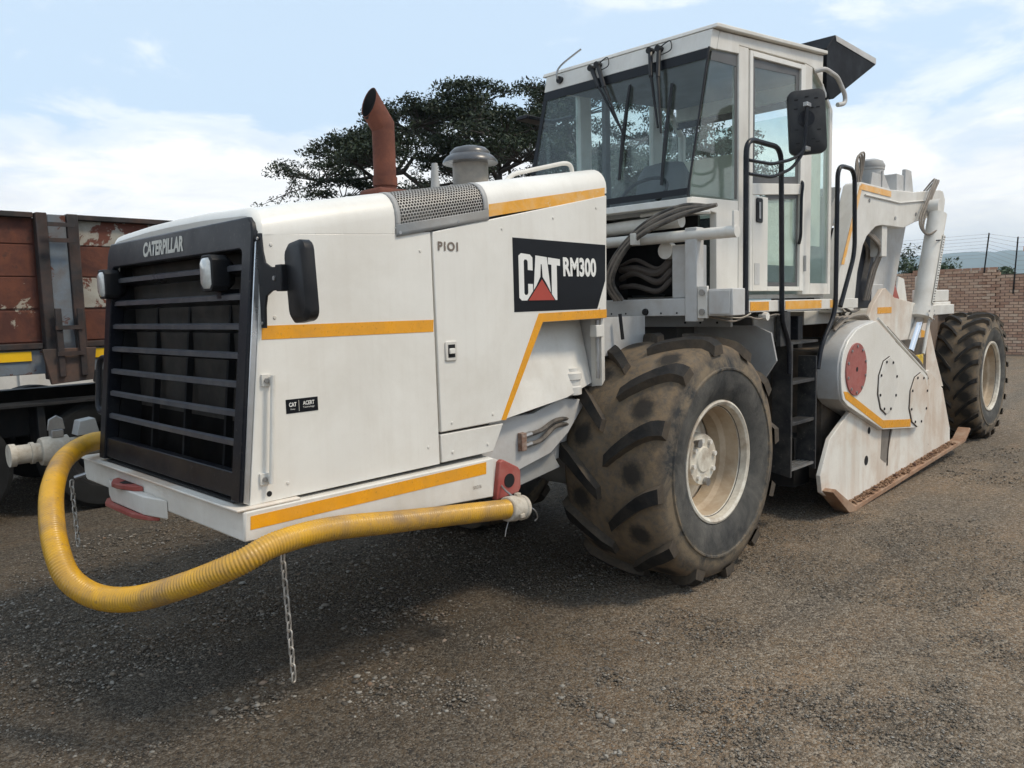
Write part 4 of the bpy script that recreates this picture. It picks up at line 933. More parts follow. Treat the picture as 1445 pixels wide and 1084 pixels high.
# ------------------------------------------------------------------ platform, cab support and ladder
pf = MB().box(4.75, 6.62, 2.505, 4.2, 1.645, 1.722).build('platform', WHITE_D, M, bevel=.004)
for x0, x1 in ((4.79, 5.05), (5.30, 5.90), (6.06, 6.16)):
    MB().box(x0, x1, 2.5025, 2.5046, 1.655, 1.714).build('orange_stripe', ORANGEW if x0 > 5.1 else ORANGE, M)
MB().box(4.35, 4.40, 2.68, 3.55, 1.636, 1.748).build('cab_beam', GREYL, M, bevel=.005)
MB().box(4.335, 4.42, 2.627, 2.712, 1.60, 2.185).build('cab_post', GREYL, M, bevel=.005)
MB().box(4.43, 4.70, 2.56, 2.70, 1.64, 1.74).build('beam_end', GREYL, M, bevel=.005)
pp = MB().cyl((4.36, 2.365, 2.138), (4.36, 3.75, 2.138), .036, n=20).build('cross_tube', WHITE_D, M)
MB().box(4.33, 4.39, 2.37, 2.385, 2.138, 2.26).build('tube_tab', WHITE_D, pp, bevel=.003)
MB().cyl((4.44, 2.80, 2.247), (4.44, 3.75, 2.225), .045, n=20).build('cross_tube', WHITE_D, M)
MB().tube(bez([(4.42, 3.1, 2.30), (4.41, 2.9, 2.31), (4.40, 2.75, 2.29), (4.45, 2.6, 2.28)], 5), .012, 8).build('pipe', WHITE_D, M)
MB().prism([(4.42, 1.64), (4.95, 1.64), (4.95, 2.30), (4.42, 2.30)], 1, 3.42, 3.46).box(4.93, 4.95, 2.85, 3.42, 1.64, 2.30).build('compartment', DARK, M)
MB().box(4.405, 4.60, 2.713, 2.85, 1.75, 2.09).build('compartment_side', GREYL, M, bevel=.004)
bx_ = MB().box(4.345, 4.50, 2.385, 2.553, 1.634, 1.80).build('junction_box', GREYL, M, bevel=.006)
MB().box(4.337, 4.344, 2.40, 2.54, 1.645, 1.79).build('box_lid', GREYL, bx_, bevel=.003)
MB().box(4.34, 4.36, 2.556, 2.625, 1.62, 1.82).build('box_bracket', WHITE_D, bx_, bevel=.003)
for z in (1.66, 1.78): MB().lathe([(.0, -.012), (.02, -.012), (.02, .0)], (4.34, 2.59, z), 0, 10).build('bolt', STEEL, bx_)
MB().box(4.50, 4.75, 2.49, 2.60, 1.63, 1.79).build('step_block', BLACK, M, bevel=.004)
# hose bundle sweeping from under the windscreen into the engine bay
for k in range(5):
    o_ = (k-2)*.016
    path = bez([(4.30, 2.50+o_, 2.30), (4.29, 2.72, 2.285+o_), (4.28, 2.98, 2.20+o_), (4.27, 3.16+o_, 2.06), (4.27, 3.26+o_, 1.88), (4.30, 3.20+o_, 1.745)], 8)
    MB().tube(path, .0125, 8).build('hydraulic_hose', HOSEG if k % 2 else HOSEB, M)
MB().box(4.25, 4.31, 3.03, 3.07, 2.10, 2.175).build('hose_clamp', WHITE_D, M, bevel=.004)
for k, (z, s_) in enumerate(((1.96, .04), (1.90, .035), (1.84, .03), (1.99, .022))):
    MB().tube(bez([(4.6, 3.40, z), (4.5, 3.2, z+.03*(k % 2)), (4.46, 3.0, z-.04), (4.47, 2.90, z+.03), (4.6, 2.87, z+.1)], 6), s_*.62, 8).build('engine_hose', pm('clay_hose', (.085, .07, .06), .8, var=.2), M)
MB().lathe([(.055, -.03), (.055, .03), (.04, .035), (.04, .045)], (4.43, 2.90, 2.06), 0, 20).build('filter_cap', WHITE_D, M)
# plates between tyre and platform
MB().box(4.80, 4.83, 2.65, 3.55, 1.55, 1.644).build('under_beam', GREY, M, bevel=.003)
for y in (2.75, 2.88, 3.0): MB().cyl((4.796, y, 1.58), (4.80, y, 1.58), .008, n=8).build('bolt', DARK, M)
MB().prism([(2.46, 1.31), (2.50, 1.50), (2.62, 1.55), (3.5, 1.55), (3.5, 1.1), (2.6, 1.1)], 0, 5.08, 5.10).build('fender_plate', GREY, M, bevel=.003)
MB().box(4.85, 6.6, 3.1, 4.2, 1.0, 1.64).build('mid_frame', pm('dark_frame', (.05, .048, .045), .7, var=.2), M)
MB().prism([(5.40, 1.60), (5.85, 1.62), (5.82, 1.45), (5.50, 1.16)], 1, 2.80, 2.81).build('splash_sheet', GREYL, M)
MB().box(5.72, 5.80, 2.60, 2.78, 1.36, 1.60).build('battery_box', BLACK, M, bevel=.005)
# handrails
def rail_(pts, r=.0175): return MB().tube(rounded(pts, .11, 7), r, 12)
r1 = rail_([(4.70, 2.49, 1.66), (4.70, 2.49, 2.745), (5.185, 2.49, 2.745), (5.22, 2.49, 1.58), (5.30, 2.49, 1.47), (5.34, 2.49, 1.40), (5.34, 2.49, 1.20)]).build('handrail', BLACK, M)
r2 = rail_([(5.82, 2.49, 1.20), (5.88, 2.49, 1.38), (6.13, 2.49, 1.62), (6.13, 2.49, 2.735), (6.46, 2.49, 2.735), (6.49, 2.49, 2.08), (6.22, 2.49, 1.66)]).build('handrail', BLACK, M)
# near mirror on two stays
mr = slab('mirror', .245, .43, .06, MIRRORP, M, (5.40, 2.41, 2.93), (R(3), 0, R(215)), .045, .82)
MB().lathe([(.0, -.004), (.055, -.004), (.055, .002)], (.033, -.01, .02), 0, 24).build('pivot_boss', BLACK, mr)
for (y, z) in ((-.07, .15), (.06, .15), (-.075, .09), (.07, .09), (-.075, -.05), (.07, -.06), (-.07, -.14), (.06, -.14), (0, .165), (0, -.165), (.03, .09), (.03, -.12)):
    MB().box(.0300, .0312, y-.012, y+.012, z-.004, z+.004).build('vent_slot', DARK, mr)
for dz in (0, .085):
    MB().tube(rounded([(4.71, 2.48, 2.525+dz), (4.98, 2.455, 2.525+dz), (5.20, 2.42, 2.60+dz*.7), (5.30, 2.38, 2.72), (5.32, 2.375, 3.02)], .06), .011, 8).build('mirror_stay', BLACK, r1)
for z in (2.74, 3.03): MB().box(5.295, 5.36, 2.362, 2.392, z-.014, z+.014).build('stay_clamp', STEEL, r1, bevel=.003)
# ladder
ld = MB().prism([(2.49, 1.42), (2.63, 1.42), (2.64, .47), (2.49, .44)], 0, 5.375, 5.40).build('ladder', BLACKD, M, bevel=.003, label='black step ladder below the cab platform')
MB().prism([(2.49, 1.30), (2.63, 1.30), (2.64, .47), (2.49, .44)], 0, 5.79, 5.81).build('stringer', BLACKD, ld, bevel=.003)
MB().box(5.37, 5.82, 2.492, 2.64, 1.405, 1.422).build('rung', BLACKD, ld)
for z in (1.125, .825): MB().box(5.401, 5.789, 2.50, 2.62, z-.012, z+.012).build('rung', BLACKD, ld, bevel=.002)
for k in range(4): MB().box(5.401, 5.789, 2.50+k*.035, 2.52+k*.035, .482, .50).build('tread_bar', STEEL, ld)
MB().box(5.22, 5.374, 2.50, 2.53, 1.40, 1.64).build('ladder_hanger', BLACKD, ld)

# ------------------------------------------------------------------ under-hood flank behind the diagonal stripe
MB().prism([(2.70, .80), (3.95, .80), (4.3, 1.64), (2.9, 1.64)], 1, 3.10, 3.13).build('flank_panel', GREYL, M, bevel=.004)
fl = MB(); fl.add([(2.90, 2.935, 1.125), (3.45, 2.952, 1.19), (3.74, 3.0, 1.25), (3.74, 3.09, 1.63), (3.20, 3.065, 1.63)], [(0, 1, 4), (1, 3, 4), (1, 2, 3)])
fo = fl.build('deflector', WHITE_D, M, smooth=0); s_ = fo.modifiers.new('t', 'SOLIDIFY'); s_.thickness = .006
MB().prism([(2.80, .975), (2.885, 1.125), (3.22, 1.118), (3.45, 1.18), (3.70, 1.15), (3.52, .97), (3.36, .87), (3.0, .795), (2.87, .80)], 1, 3.0, 3.04).build('axle_guard', GREYL, M, bevel=.005)
MB().prism([(2.95, .86), (3.4, .90), (3.5, .76), (3.1, .70)], 1, 3.05, 3.5).build('axle_bracket', GREY, M, bevel=.006)
for dz in (0, -.055):
    MB().tube(bez([(3.13, 2.985, 1.005+dz), (3.25, 2.975, 1.02+dz), (3.38, 2.98, 1.06+dz*.6), (3.55, 3.02, 1.05+dz*.6)], 6), .014, 8).build('brake_hose', HOSEB, M)
    MB().cyl((3.125, 2.985, 1.003+dz), (3.175, 2.982, 1.010+dz), .018, n=8).build('hose_fitting', STEEL, M)
MB().box(3.085, 3.125, 2.965, 2.999, .925, 1.025).build('fitting_block', pm('rusty_block', (.2, .1, .06), .8, dirt=((.5, .45, .4), .6, 20.)), M, bevel=.003)
MB().lathe([(.055, 0), (.07, .005), (.07, .05), (.062, .055), (.062, .09), (.07, .095), (.07, .13), (.05, .14), (.05, .16)], (3.565, 3.02, 1.19), 2, 20).build('oil_filter', WHITE_D, M)
MB().box(3.47, 3.67, 3.06, 3.098, 1.20, 1.36).build('filter_recess', DARK, M)
hb = MB().cyl((3.72, 2.93, 1.63), (3.72, 2.93, 1.28), .012, n=10).build('door_strut', STEEL, M)
MB().box(3.68, 3.75, 2.905, 2.955, 1.53, 1.60).build('strut_bracket', WHITE_D, hb, bevel=.003)
MB().prism([(3.745, 1.20), (3.775, 1.20), (3.775, 1.638), (3.745, 1.638)], 1, 2.92, 3.0).build('strut_post', WHITE_D, M)
MB().box(3.78, 4.34, 3.02, 3.06, 1.40, 1.64).build('inner_shield', GREYL, M)
MB().tube([(4.0, 2.97, 1.66), (4.02, 2.965, 1.50)], .012, 6).build('cable_tie', PLASTIC, M)
# drive axle and chassis in the dark below
MB().cyl((4.3, 3.05, .735), (4.3, 4.35, .735), .16, .16, n=20).lathe([(.0, -.3), (.2, -.24), (.3, -.1), (.3, .1), (.2, .24), (.0, .3)], (4.3, 3.7, .735), 1, 20, caps=False).build('front_axle', GREY, M, smooth=50)
MB().cyl((10.8, 2.95, .76), (10.8, 4.45, .76), .15, n=20).build('rear_axle', GREY, M)
MB().box(3.0, 5.0, 3.3, 4.1, .92, 1.25).build('front_chassis', pm('dark_frame', (.05,)*3), M)
MB().box(8.7, 11.3, 3.0, 4.4, .85, 1.50).build('rear_chassis', pm('brown_frame', (.16, .115, .085), .8, var=.2, streak=((.25, .17, .11), .6)), M)
MB().box(6.3, 8.9, 2.66, 4.75, .25, 1.3).build('rotor_chamber', pm('dark_chamber', (.07, .06, .05), .8, var=.3, dirt=((.2, .14, .09), .6, 4.)), M)
MB().box(6.0, 6.28, 2.75, 4.7, .22, .62).build('chamber_apron', CHASSIS, M)
MB().box(6.6, 10.9, 2.95, 4.4, 1.502, 1.62).build('rear_deck', WHITE_D, M, bevel=.006)

# ------------------------------------------------------------------ wheels
def tyre_profile(hw, ri, ro):
    h = ro-ri
    return [(-hw*.76, ri-.02), (-hw*.82, ri+.01), (-hw*.90, ri+.03), (-hw*.99, ri+h*.30), (-hw*1.0, ri+h*.50), (-hw*1.0, ri+h*.535), (-hw*1.02, ri+h*.55), (-hw*1.02, ri+h*.575), (-hw*.992, ri+h*.59), (-hw*.97, ri+h*.74), (-hw*.905, ri+h*.885), (-hw*.8, ri+h*.945), (-hw*.55, ri+h*.98), (-hw*.25, ro-.002), (0, ro)]
def make_wheel(name, loc, hw, ri, ro, nl, lh, lw, slant, tyrem, flip=False, inset=.12, label=None, reach=1.0):
    pr = tyre_profile(hw, ri, ro); full = pr + [(-y, r) for y, r in pr[:-1][::-1]]
    # wheel disc and hub cap are the wheel itself; tyre, rim and lugs are its pieces
    hubp = [(.0, -hw*.94+inset), (.075, -hw*.94+inset), (.085, -hw*.94+inset+.008), (.155, -hw*.94+inset+.01), (.165, -hw*.94+inset+.03), (.165, -hw*.94+inset+.10), (ri*.86, -hw*.94+inset+.16), (ri*.9, -hw*.94+inset+.20)]
    o = link(name, MB().lathe(hubp, (0, 0, 0), 1, 40, caps=False).mesh(name, 30), RIMM, M, loc=loc, rot=(0, 0, math.pi if flip else 0), label=label)
    rimp = [(ri+.022, -hw*.84-.005), (ri+.02, -hw*.84-.022), (ri+.008, -hw*.84-.026), (ri-.010, -hw*.84-.015), (ri-.016, -hw*.84+.03), (ri-.022, -hw*.74)]
    link('rim', MB().lathe(rimp, (0, 0, 0), 1, 64, caps=False).mesh('rim', 28), RIMM, o)
    link('rim_barrel', MB().lathe([(ri-.022, -hw*.739), (ri-.03, -hw*.5), (ri-.052, -hw*.42), (ri-.055, -hw*.2), (ri-.035, -hw*.16), (ri-.03, hw*.05), (ri-.06, hw*.1), (ri-.06, hw*.5), (ri-.01, hw*.86), (ri+.02, hw*.86)], (0, 0, 0), 1, 64, caps=False).mesh('rim_barrel', 28), RIMD, o)
    link('tyre', MB().lathe([(r, y) for y, r in full], (0, 0, 0), 1, 96, caps=False).mesh('tyre', 40), tyrem, o)
    yh = -hw*.94+inset
    for k in range(8):
        a = k*math.pi/4+.2; MB_ = MB().cyl((.125*math.cos(a), yh-.008, .125*math.sin(a)), (.125*math.cos(a), yh+.012, .125*math.sin(a)), .016, n=8)
        link('hub_bolt', MB_.mesh('hub_bolt'), WHITE_D, o)
    for k in (0, 1):
        a = 2.2+k*2.6; MB_ = MB().cyl((.14*math.cos(a), yh-.02, .14*math.sin(a)), (.14*math.cos(a), yh+.02, .14*math.sin(a)), .026, .02, n=12)
        link('hub_plug', MB_.mesh('hub_plug'), STEEL, o)
    ys = [p[0] for p in pr[8:]]; rs = [p[1] for p in pr[8:]]
    # arc length along profile from the centre outwards
    seq = [(0, ro)] + [(-hw*f, None) for f in (.10, .25, .4, .55, .68, .80, .88, .93, .965)]
    ms = []
    for sgn in (-1, 1):
        st = []
        F0 = .07
        for f in (F0, .22, .38, .54, .68, .80, .87, .925):
            y = hw*f; r = float(np.interp(-y, ys, rs)); s = (f-F0)/(.925-F0)
            phi = slant*(1-s)**1.25
            st.append((y*sgn, r, phi, s))
        vs = []
        for (y, r, phi, s) in st:
            hgt = lh*(1.0 if s < .9 else .92); wd = lw*(.82+.35*s)/ro
            if s == 0: hgt *= .85
            oy = sgn*(0 if s < .8 else (s-.8)*.12)
            for (dphi, dr) in ((-.62*wd, -.012), (-.46*wd, hgt), (.46*wd, hgt), (.62*wd, -.012)):
                a = phi+dphi; rr_ = r+dr
                vs.append((-rr_*math.sin(a), y+oy, rr_*math.cos(a)))
        n_ = len(st)
        b = MB().add(vs, [(k*4+j, k*4+j+1, k*4+5+j, k*4+4+j) for k in range(n_-1) for j in range(3)] + [(0, 1, 2, 3), (n_*4-4, n_*4-3, n_*4-2, n_*4-1)])
        me = b.mesh('lug', 30); me.materials.append(LUGM); me.materials.append(LUGS); ms.append(me)
        for q_, pl_ in enumerate(me.polygons): pl_.material_index = 0 if (q_ < (n_-1)*3 and q_ % 3 == 1) else 1
    for k in range(nl):
        for j, me in enumerate(ms):
            link('lug', me, None, o, rot=(0, -(k+.5*j+.2)*2*math.pi/nl, 0))
    return o
TF = tyremat('front_tyre_rubber', 2*math.pi/12, .19, .665); TR_ = tyremat('rear_tyre_rubber', 2*math.pi/21, .12, .66)
make_wheel('wheel', (4.29, 2.765, .740), .362, .362, .742, 12, .052, .082, .30, TF)
make_wheel('wheel', (4.29, 4.64, .740), .362, .362, .742, 12, .052, .082, .30, TF, True)
make_wheel('wheel', (10.75, 2.71, .752), .245, .398, .735, 21, .042, .048, .30, TR_, inset=.22)
make_wheel('wheel', (10.75, 4.69, .752), .245, .398, .735, 21, .042, .048, .30, TR_, True, inset=.22)

# ------------------------------------------------------------------ rotor drive cover, skid, lift arms
gpoly = [(6.884, 1.534), (6.62, 1.505), (6.457, 1.473), (6.30, 1.40), (6.207, 1.316), (6.165, 1.23), (6.155, 1.12), (6.17, 1.02), (6.20, .93), (6.297, .87), (7.089, .575), (7.965, .478), (8.18, .58), (8.281, .70), (8.279, .95)]
gc = MB().prism(gpoly, 1, 2.47, 2.66).build('drive_cover', GREYL, M, bevel=.012)
MB().prism([(x+(7.1-x)*.008, z+(1.0-z)*.01) for x, z in gpoly], 1, 2.452, 2.4695).build('cover_plate', WHITE, gc, bevel=.004)
def disc(cx_, cz_, rx, rz, y, mat, name, n=28, th=.012, nb=8, seam=None):
    ring = [(cx_+rx*math.cos(2*math.pi*k/n+.2), cz_+rz*math.sin(2*math.pi*k/n+.2)) for k in range(n)]
    if seam:
        MB().prism([(cx_+(x-cx_)*1.045, cz_+(z-cz_)*1.03) for x, z in ring], 1, y-.004, y-.0003).build('seam', seam, gc)
    o = MB().prism(ring, 1, y-th, y-.0045 if seam else y-.0003).build(name, mat, gc, bevel=.002)
    for k in range(nb):
        a = 2*math.pi*k/nb+.3
        MB().cyl((cx_+rx*.88*math.cos(a), y-th-.007, cz_+rz*.88*math.sin(a)), (cx_+rx*.88*math.cos(a), y-th+.001, cz_+rz*.88*math.sin(a)), .012, n=8).build('bolt', CHASSIS if seam else STEEL, o)
    return o
d_ = disc(6.452, 1.152, .213, .213, 2.452, REDDISC, 'red_disc', nb=10)
MB().cyl((6.452, 2.438, 1.152), (6.452, 2.4402, 1.152), .02, n=10).build('disc_hole', DARK, d_)
BROWNS = pm('brown_seam', (.05, .035, .025), .8)
disc(7.172, .957, .235, .25, 2.452, WHITE_D, 'inspection_cover', 10, nb=8, seam=BROWNS)
disc(8.0, .748, .262, .255, 2.452, WHITE_S, 'inspection_cover', 10, nb=8, seam=BROWNS)
MB().prism([(6.216, .992), (6.256, .93), (7.083, .592), (7.800, .515), (7.799, .585), (7.09, .660), (6.285, .985)], 1, 2.4496, 2.4518).build('orange_stripe', ORANGE, M)
MB().tube([(6.95, 2.462, 1.545), (7.6, 2.462, 1.26), (8.24, 2.462, .985)], .012, 8).build('cover_pipe', WHITE_D, M)
MB().tube(bez([(7.2, 2.475, 1.46), (7.7, 2.475, 1.25), (8.1, 2.475, 1.1), (8.35, 2.48, .92)], 6), .014, 8).build('cover_hose', HOSEG, M)
for k in range(4): MB().tube(bez([(6.28+.1*k, 2.56+.04*k, 1.47+.012*k), (6.6, 2.58+.04*k, 1.56), (7.0, 2.60+.03*k, 1.58-.01*k), (7.4, 2.7, 1.52)], 6), .012, 6).build('deck_hose', HOSEG, M)
sk = MB().prism([(6.36, .03), (5.96, .22), (5.925, .36), (6.098, .625), (6.49, .80), (7.4, .95), (8.487, .995), (8.941, .769), (9.23, .315), (9.25, .13)], 1, 2.505, 2.54).build('skid_plate', WHITE_S, M, bevel=.004)
MB().prism([(6.30, .005), (6.42, -.005), (9.50, .135), (9.70, .25), (9.66, .27), (9.46, .17), (6.42, .035), (6.02, .25), (5.965, .235)], 1, 2.42, 2.54).build('skid_shoe', pm('muddy_shoe', (.30, .17, .10), .85, var=.25, dirt=((.48, .38, .28), .6, 6.), bump=.003), sk, bevel=.004)
for x in (7.0, 7.5, 8.0, 8.5): MB().cyl((x, 2.47, .03+.045*(x-6.4)), (x, 2.47, .062+.045*(x-6.4)), .018, n=8).build('bolt', pm('rusty_pin', (.12, .06, .04), .8), sk)
arc = [(7.36+.62*(1-math.cos(t))*.55, .21+.62*math.sin(t)*.9) for t in np.linspace(0, .65, 8)]
MB().tube([(x, 2.503, z) for x, z in arc], .009, 6).build('slot_edge', BROWNS, sk)
MB().prism([(7.20, .30), (7.33, .24), (7.50, .56), (7.22, .58)], 1, 2.502, 2.5045).build('worn_patch', pm('bare_worn_steel', (.25, .22, .19), .6, .3, var=.3), sk)
for (x, z, r_) in ((6.863, .334, .042), (6.914, .588, .03)): MB().cyl((x, 2.5025, z), (x, 2.51, z), r_, n=14).build('pin_hole', DARK, sk)
sp_ = MB().prism([(7.25, 1.36), (7.49, 1.66), (7.72, 1.80), (7.80, 1.81), (8.04, 1.72), (8.83, 1.64), (9.05, 1.5), (9.344, 1.094), (9.66, .715), (8.9, .78), (8.5, .98)], 1, 2.70, 2.74).build('chamber_side', WHITE_S, M, bevel=.004)
MB().box(7.60, 7.965, 2.6975, 2.6997, 1.574, 1.632).build('orange_stripe', ORANGE, M)
MB().prism([(8.80, 1.05), (9.02, 1.03), (9.0, 1.36), (8.85, 1.38)], 1, 2.6975, 2.6997).build('orange_stripe', ORANGEW, M)
# lift arms
armp = [(6.90, 1.60), (6.92, 1.80), (6.99, 1.99), (7.385, 2.745), (7.432, 2.770), (8.188, 2.768), (8.842, 2.800), (9.676, 2.894), (9.80, 2.89), (9.888, 2.803), (9.85, 2.659), (9.6, 2.64), (9.50, 2.60), (8.909, 2.50), (8.552, 2.417), (7.963, 2.412), (7.80, 2.39), (7.694, 2.345), (7.58, 2.29), (7.493, 2.205), (7.371, 1.953), (7.30, 1.60)]
MB().prism(armp, 1, 2.80, 2.95).build('lift_arm', WHITE_D, M, bevel=.008)
MB().prism(armp, 1, 4.2, 4.35).build('lift_arm', WHITE_D, M, bevel=.008)
MB().prism([(7.0, 2.02), (7.385, 2.735), (7.45, 2.735), (7.06, 2.02)], 1, 2.797, 2.7995).build('orange_stripe', ORANGEW, M)
MB().prism([(7.40, 2.70), (8.17, 2.692), (8.17, 2.748), (7.42, 2.752)], 1, 2.7945, 2.7965).build('orange_stripe', ORANGEW, M)
hd = MB().prism([(6.86, 2.2), (7.30, 2.735), (7.36, 2.725), (6.98, 2.02), (6.90, 1.85)], 1, 2.955, 4.19).build('arm_shield', GREY, M)
MB().box(9.55, 9.86, 2.955, 4.19, 2.62, 2.86).build('arm_cross_beam', GREYL, M, bevel=.008)
MB().prism([(8.40, 1.63), (9.02, 1.63), (9.42, 2.5), (8.66, 2.5)], 1, 3.06, 3.2).build('arm_brace', GREYL, M, bevel=.006)
MB().prism([(8.15, 1.62), (8.55, 1.62), (9.0, 2.45), (8.7, 2.45)], 1, 3.9, 4.05).build('arm_brace', GREYL, M, bevel=.006)
MB().box(8.02, 8.16, 2.82, 2.93, 2.12, 2.411).build('arm_stop', WHITE_D, M, bevel=.004)
MB().box(7.6, 8.6, 3.0, 3.3, 1.625, 1.86).build('valve_block', GREYL, M, bevel=.008)
MB().prism([(7.55, 1.63), (8.55, 1.63), (8.62, 2.44), (7.75, 2.44)], 1, 3.33, 3.36).build('dark_bay', DARK, M)
MB().prism([(7.5, 1.63), (8.22, 1.63), (8.30, 2.42), (7.72, 2.42)], 1, 2.985, 2.995).build('dark_bay', pm('navy_bay', (.012, .014, .022), .6), M)
MB().box(7.35, 8.4, 3.58, 3.62, 1.62, 2.42).build('bay_back', pm('dark_grey_bay', (.05, .05, .06), .7), M)
for k in range(5): MB().tube(bez([(7.62+.03*k, 2.97, 2.36), (7.9+.03*k, 2.96, 2.30-.02*k), (8.05+.02*k, 2.97, 2.15), (7.95+.03*k, 3.0, 1.86)], 6), .013, 6).build('arm_hose', HOSEG, M)
can = MB().lathe([(.10, 0), (.125, .01), (.125, .16), (.132, .165), (.132, .19), (.10, .235), (.05, .25), (0, .252)], (8.12, 2.98, 2.80), 2, 28).build('air_canister', GREYL, M)
cv = can.data.vertices
MB().lathe([(.134, .0), (.135, .02), (.113, .062), (.06, .085), (0, .09)], (8.12, 2.98, 2.985), 2, 28).build('canister_cap', GREY, can)
MB().prism([(7.76, 2.772), (8.02, 2.772), (8.02, 2.90), (7.80, 2.90)], 1, 2.84, 2.86).build('canister_bracket', GREYL, can, bevel=.003)
MB().prism([(8.05, 2.745), (8.30, 2.745), (8.06, 2.94)], 1, 2.84, 2.855).build('canister_gusset', GREYL, can)
MB().box(8.42, 8.62, 2.83, 3.1, 2.72, 2.95).build('hinge_block', GREYL, M, bevel=.008)
MB().prism([(8.65, 2.74), (8.92, 2.80), (8.84, 3.02), (8.68, 3.02)], 1, 2.83, 2.87).build('hinge_ear', GREYL, M, bevel=.006)
for k in range(3): MB().tube(bez([(7.46+.06*k, 2.86, 2.74), (7.50+.07*k, 2.88+.02*k, 2.95+.03*k), (7.62+.06*k, 2.90, 3.04+.02*k), (7.72+.03*k, 2.92, 2.96), (7.74, 2.94, 2.78)], 6), .0095, 6).build('arm_hose', HOSEG, M)
for k in range(3): MB().tube(bez([(9.30+.07*k, 2.85, 2.85), (9.32+.07*k, 2.75, 2.97), (9.12+.06*k, 2.745, 2.78), (8.84+.06*k, 2.74, 2.50-.02*k), (8.88+.05*k, 2.68, 2.36), (9.02, 2.60, 2.42)], 6), .010, 6).build('arm_hose', HOSEG, M)
cyl_ = MB().cyl((9.14, 2.66, 2.575), (8.69, 2.66, 1.57), .090, n=28).build('lift_cylinder', WHITE_D, M)
MB().cyl((8.705, 2.66, 1.60), (8.66, 2.66, 1.50), .118, n=28).build('cylinder_gland', WHITE_D, cyl_)
MB().cyl((8.665, 2.66, 1.51), (8.37, 2.66, 1.18), .045, n=20).build('cylinder_rod', CHROME, cyl_)
MB().lathe([(.09, -.06), (.09, .06)], (9.17, 2.70, 2.65), 1, 20).build('cylinder_eye', WHITE_D, cyl_)
gp_ = MB().prism([(9.02, 2.36), (9.08, 2.34), (8.77, 1.64), (8.71, 1.66)], 1, 2.558, 2.564).build('depth_gauge', WHITE, cyl_)
for k in range(26): 
    t = k/25; x, z = 9.045+(8.75-9.045)*t, 2.33+(1.67-2.33)*t
    MB().box(x-.028, x+(.012 if k % 5 else .028), 2.5565, 2.5578, z-.004, z+.004).build('gauge_mark', CHASSIS, gp_)
MB().tube([(8.97, 2.58, 2.205), (8.75, 2.58, 1.62), (8.54, 2.58, 1.15)], .017, 8).build('gauge_rod', WHITE_D, M)
MB().tube([(8.97, 2.58, 2.205), (8.99, 2.58, 2.30), (8.86, 2.58, 2.29)], .007, 6).build('gauge_pointer', PLASTIC, M)
MB().box(8.46, 8.62, 2.60, 2.64, 1.02, 1.14).build('yellow_tag', pm('yellow_paint', (.7, .45, .03), .6, spots=((.6, .57, .5), .6, 20.)), M, bevel=.01)
# rear body boxes and mudguard deck
MB().box(9.80, 10.85, 3.0, 3.10, 1.66, 1.80).build('rear_locker', WHITE_D, M, bevel=.01)
MB().box(9.78, 10.9, 2.99, 3.11, 1.525, 1.655).build('rear_locker', WHITE_D, M, bevel=.01)
MB().box(9.95, 10.35, 3.02, 3.12, 1.802, 1.96).build('rear_tank', WHITE_D, M, bevel=.01)
MB().box(9.0, 10.2, 2.93, 2.99, .9, 1.50).build('rear_side_plate', pm('brown_frame', (.16,)*3), M)
MB().prism([(9.50, 1.625), (9.92, 1.625), (9.62, 1.95), (9.54, 1.98)], 1, 3.25, 3.30).build('red_lever_plate', RED, M, bevel=.005)
MB().tube([(9.55, 3.24, 1.62), (9.50, 3.24, 2.04)], .03, 8).build('red_lever', RED, M)
MB().prism([(10.3, 1.625), (10.75, 1.625), (10.6, 1.95), (10.4, 1.98)], 1, 3.45, 3.47).build('seat_shell', WHITE_D, M)

# ------------------------------------------------------------------ intake valve at the front corner
iv = MB().lathe([(.045, 0), (.062, .0), (.062, .03), (.052, .032), (.052, .10), (.060, .102), (.060, .12), (.052, .122), (.052, .15), (.075, .152), (.08, .17), (.08, .29), (.06, .30), (.06, .42), (.05, .45), (.05, .62)], (1.08, 4.88, .985), 0, 24).build('intake_valve', TAPEW, M)
MB().box(1.285, 1.345, 4.84, 4.90, 1.06, 1.10).build('valve_stem', STEEL, iv, bevel=.003)
MB().prism([(1.27, 1.10), (1.36, 1.10), (1.35, 1.16), (1.32, 1.18), (1.28, 1.16)], 1, 4.86, 4.875).build('valve_lever', STEEL, iv, bevel=.003)
MB().prism([(1.40, 1.06), (1.52, 1.06), (1.50, 1.15), (1.42, 1.14)], 1, 4.80, 4.90).build('valve_flange', GREY, iv, bevel=.004)
MB().tube([(1.36, 4.76, .835), (1.45, 4.70, .865)], .012, 8).build('chain_hook', STEEL, M)
MB().tube([(1.605, 2.95, .79), (1.606, 2.95, .715)], .011, 8).build('chain_hook', STEEL, M)

# ------------------------------------------------------------------ yellow hose
ho = thing('suction_hose', 'ribbed yellow suction hose looping round the front of the white machine', 'hose', (1.5, 3.2, .6))
hp = [(1.60, 4.66, 1.02), (1.42, 4.60, 1.045), (1.21, 4.35, 1.02), (1.05, 4.0, .955), (.958, 3.71, .86), (.925, 3.53, .75), (.938, 3.43, .665), (.998, 3.31, .612), (1.08, 3.15, .622), (1.19, 2.955, .69), (1.33, 2.79, .775), (1.48, 2.76, .825), (1.72, 2.765, .828), (2.06, 2.77, .785), (2.45, 2.78, .735), (2.80, 2.79, .69)]
path = bez(hp, 40)
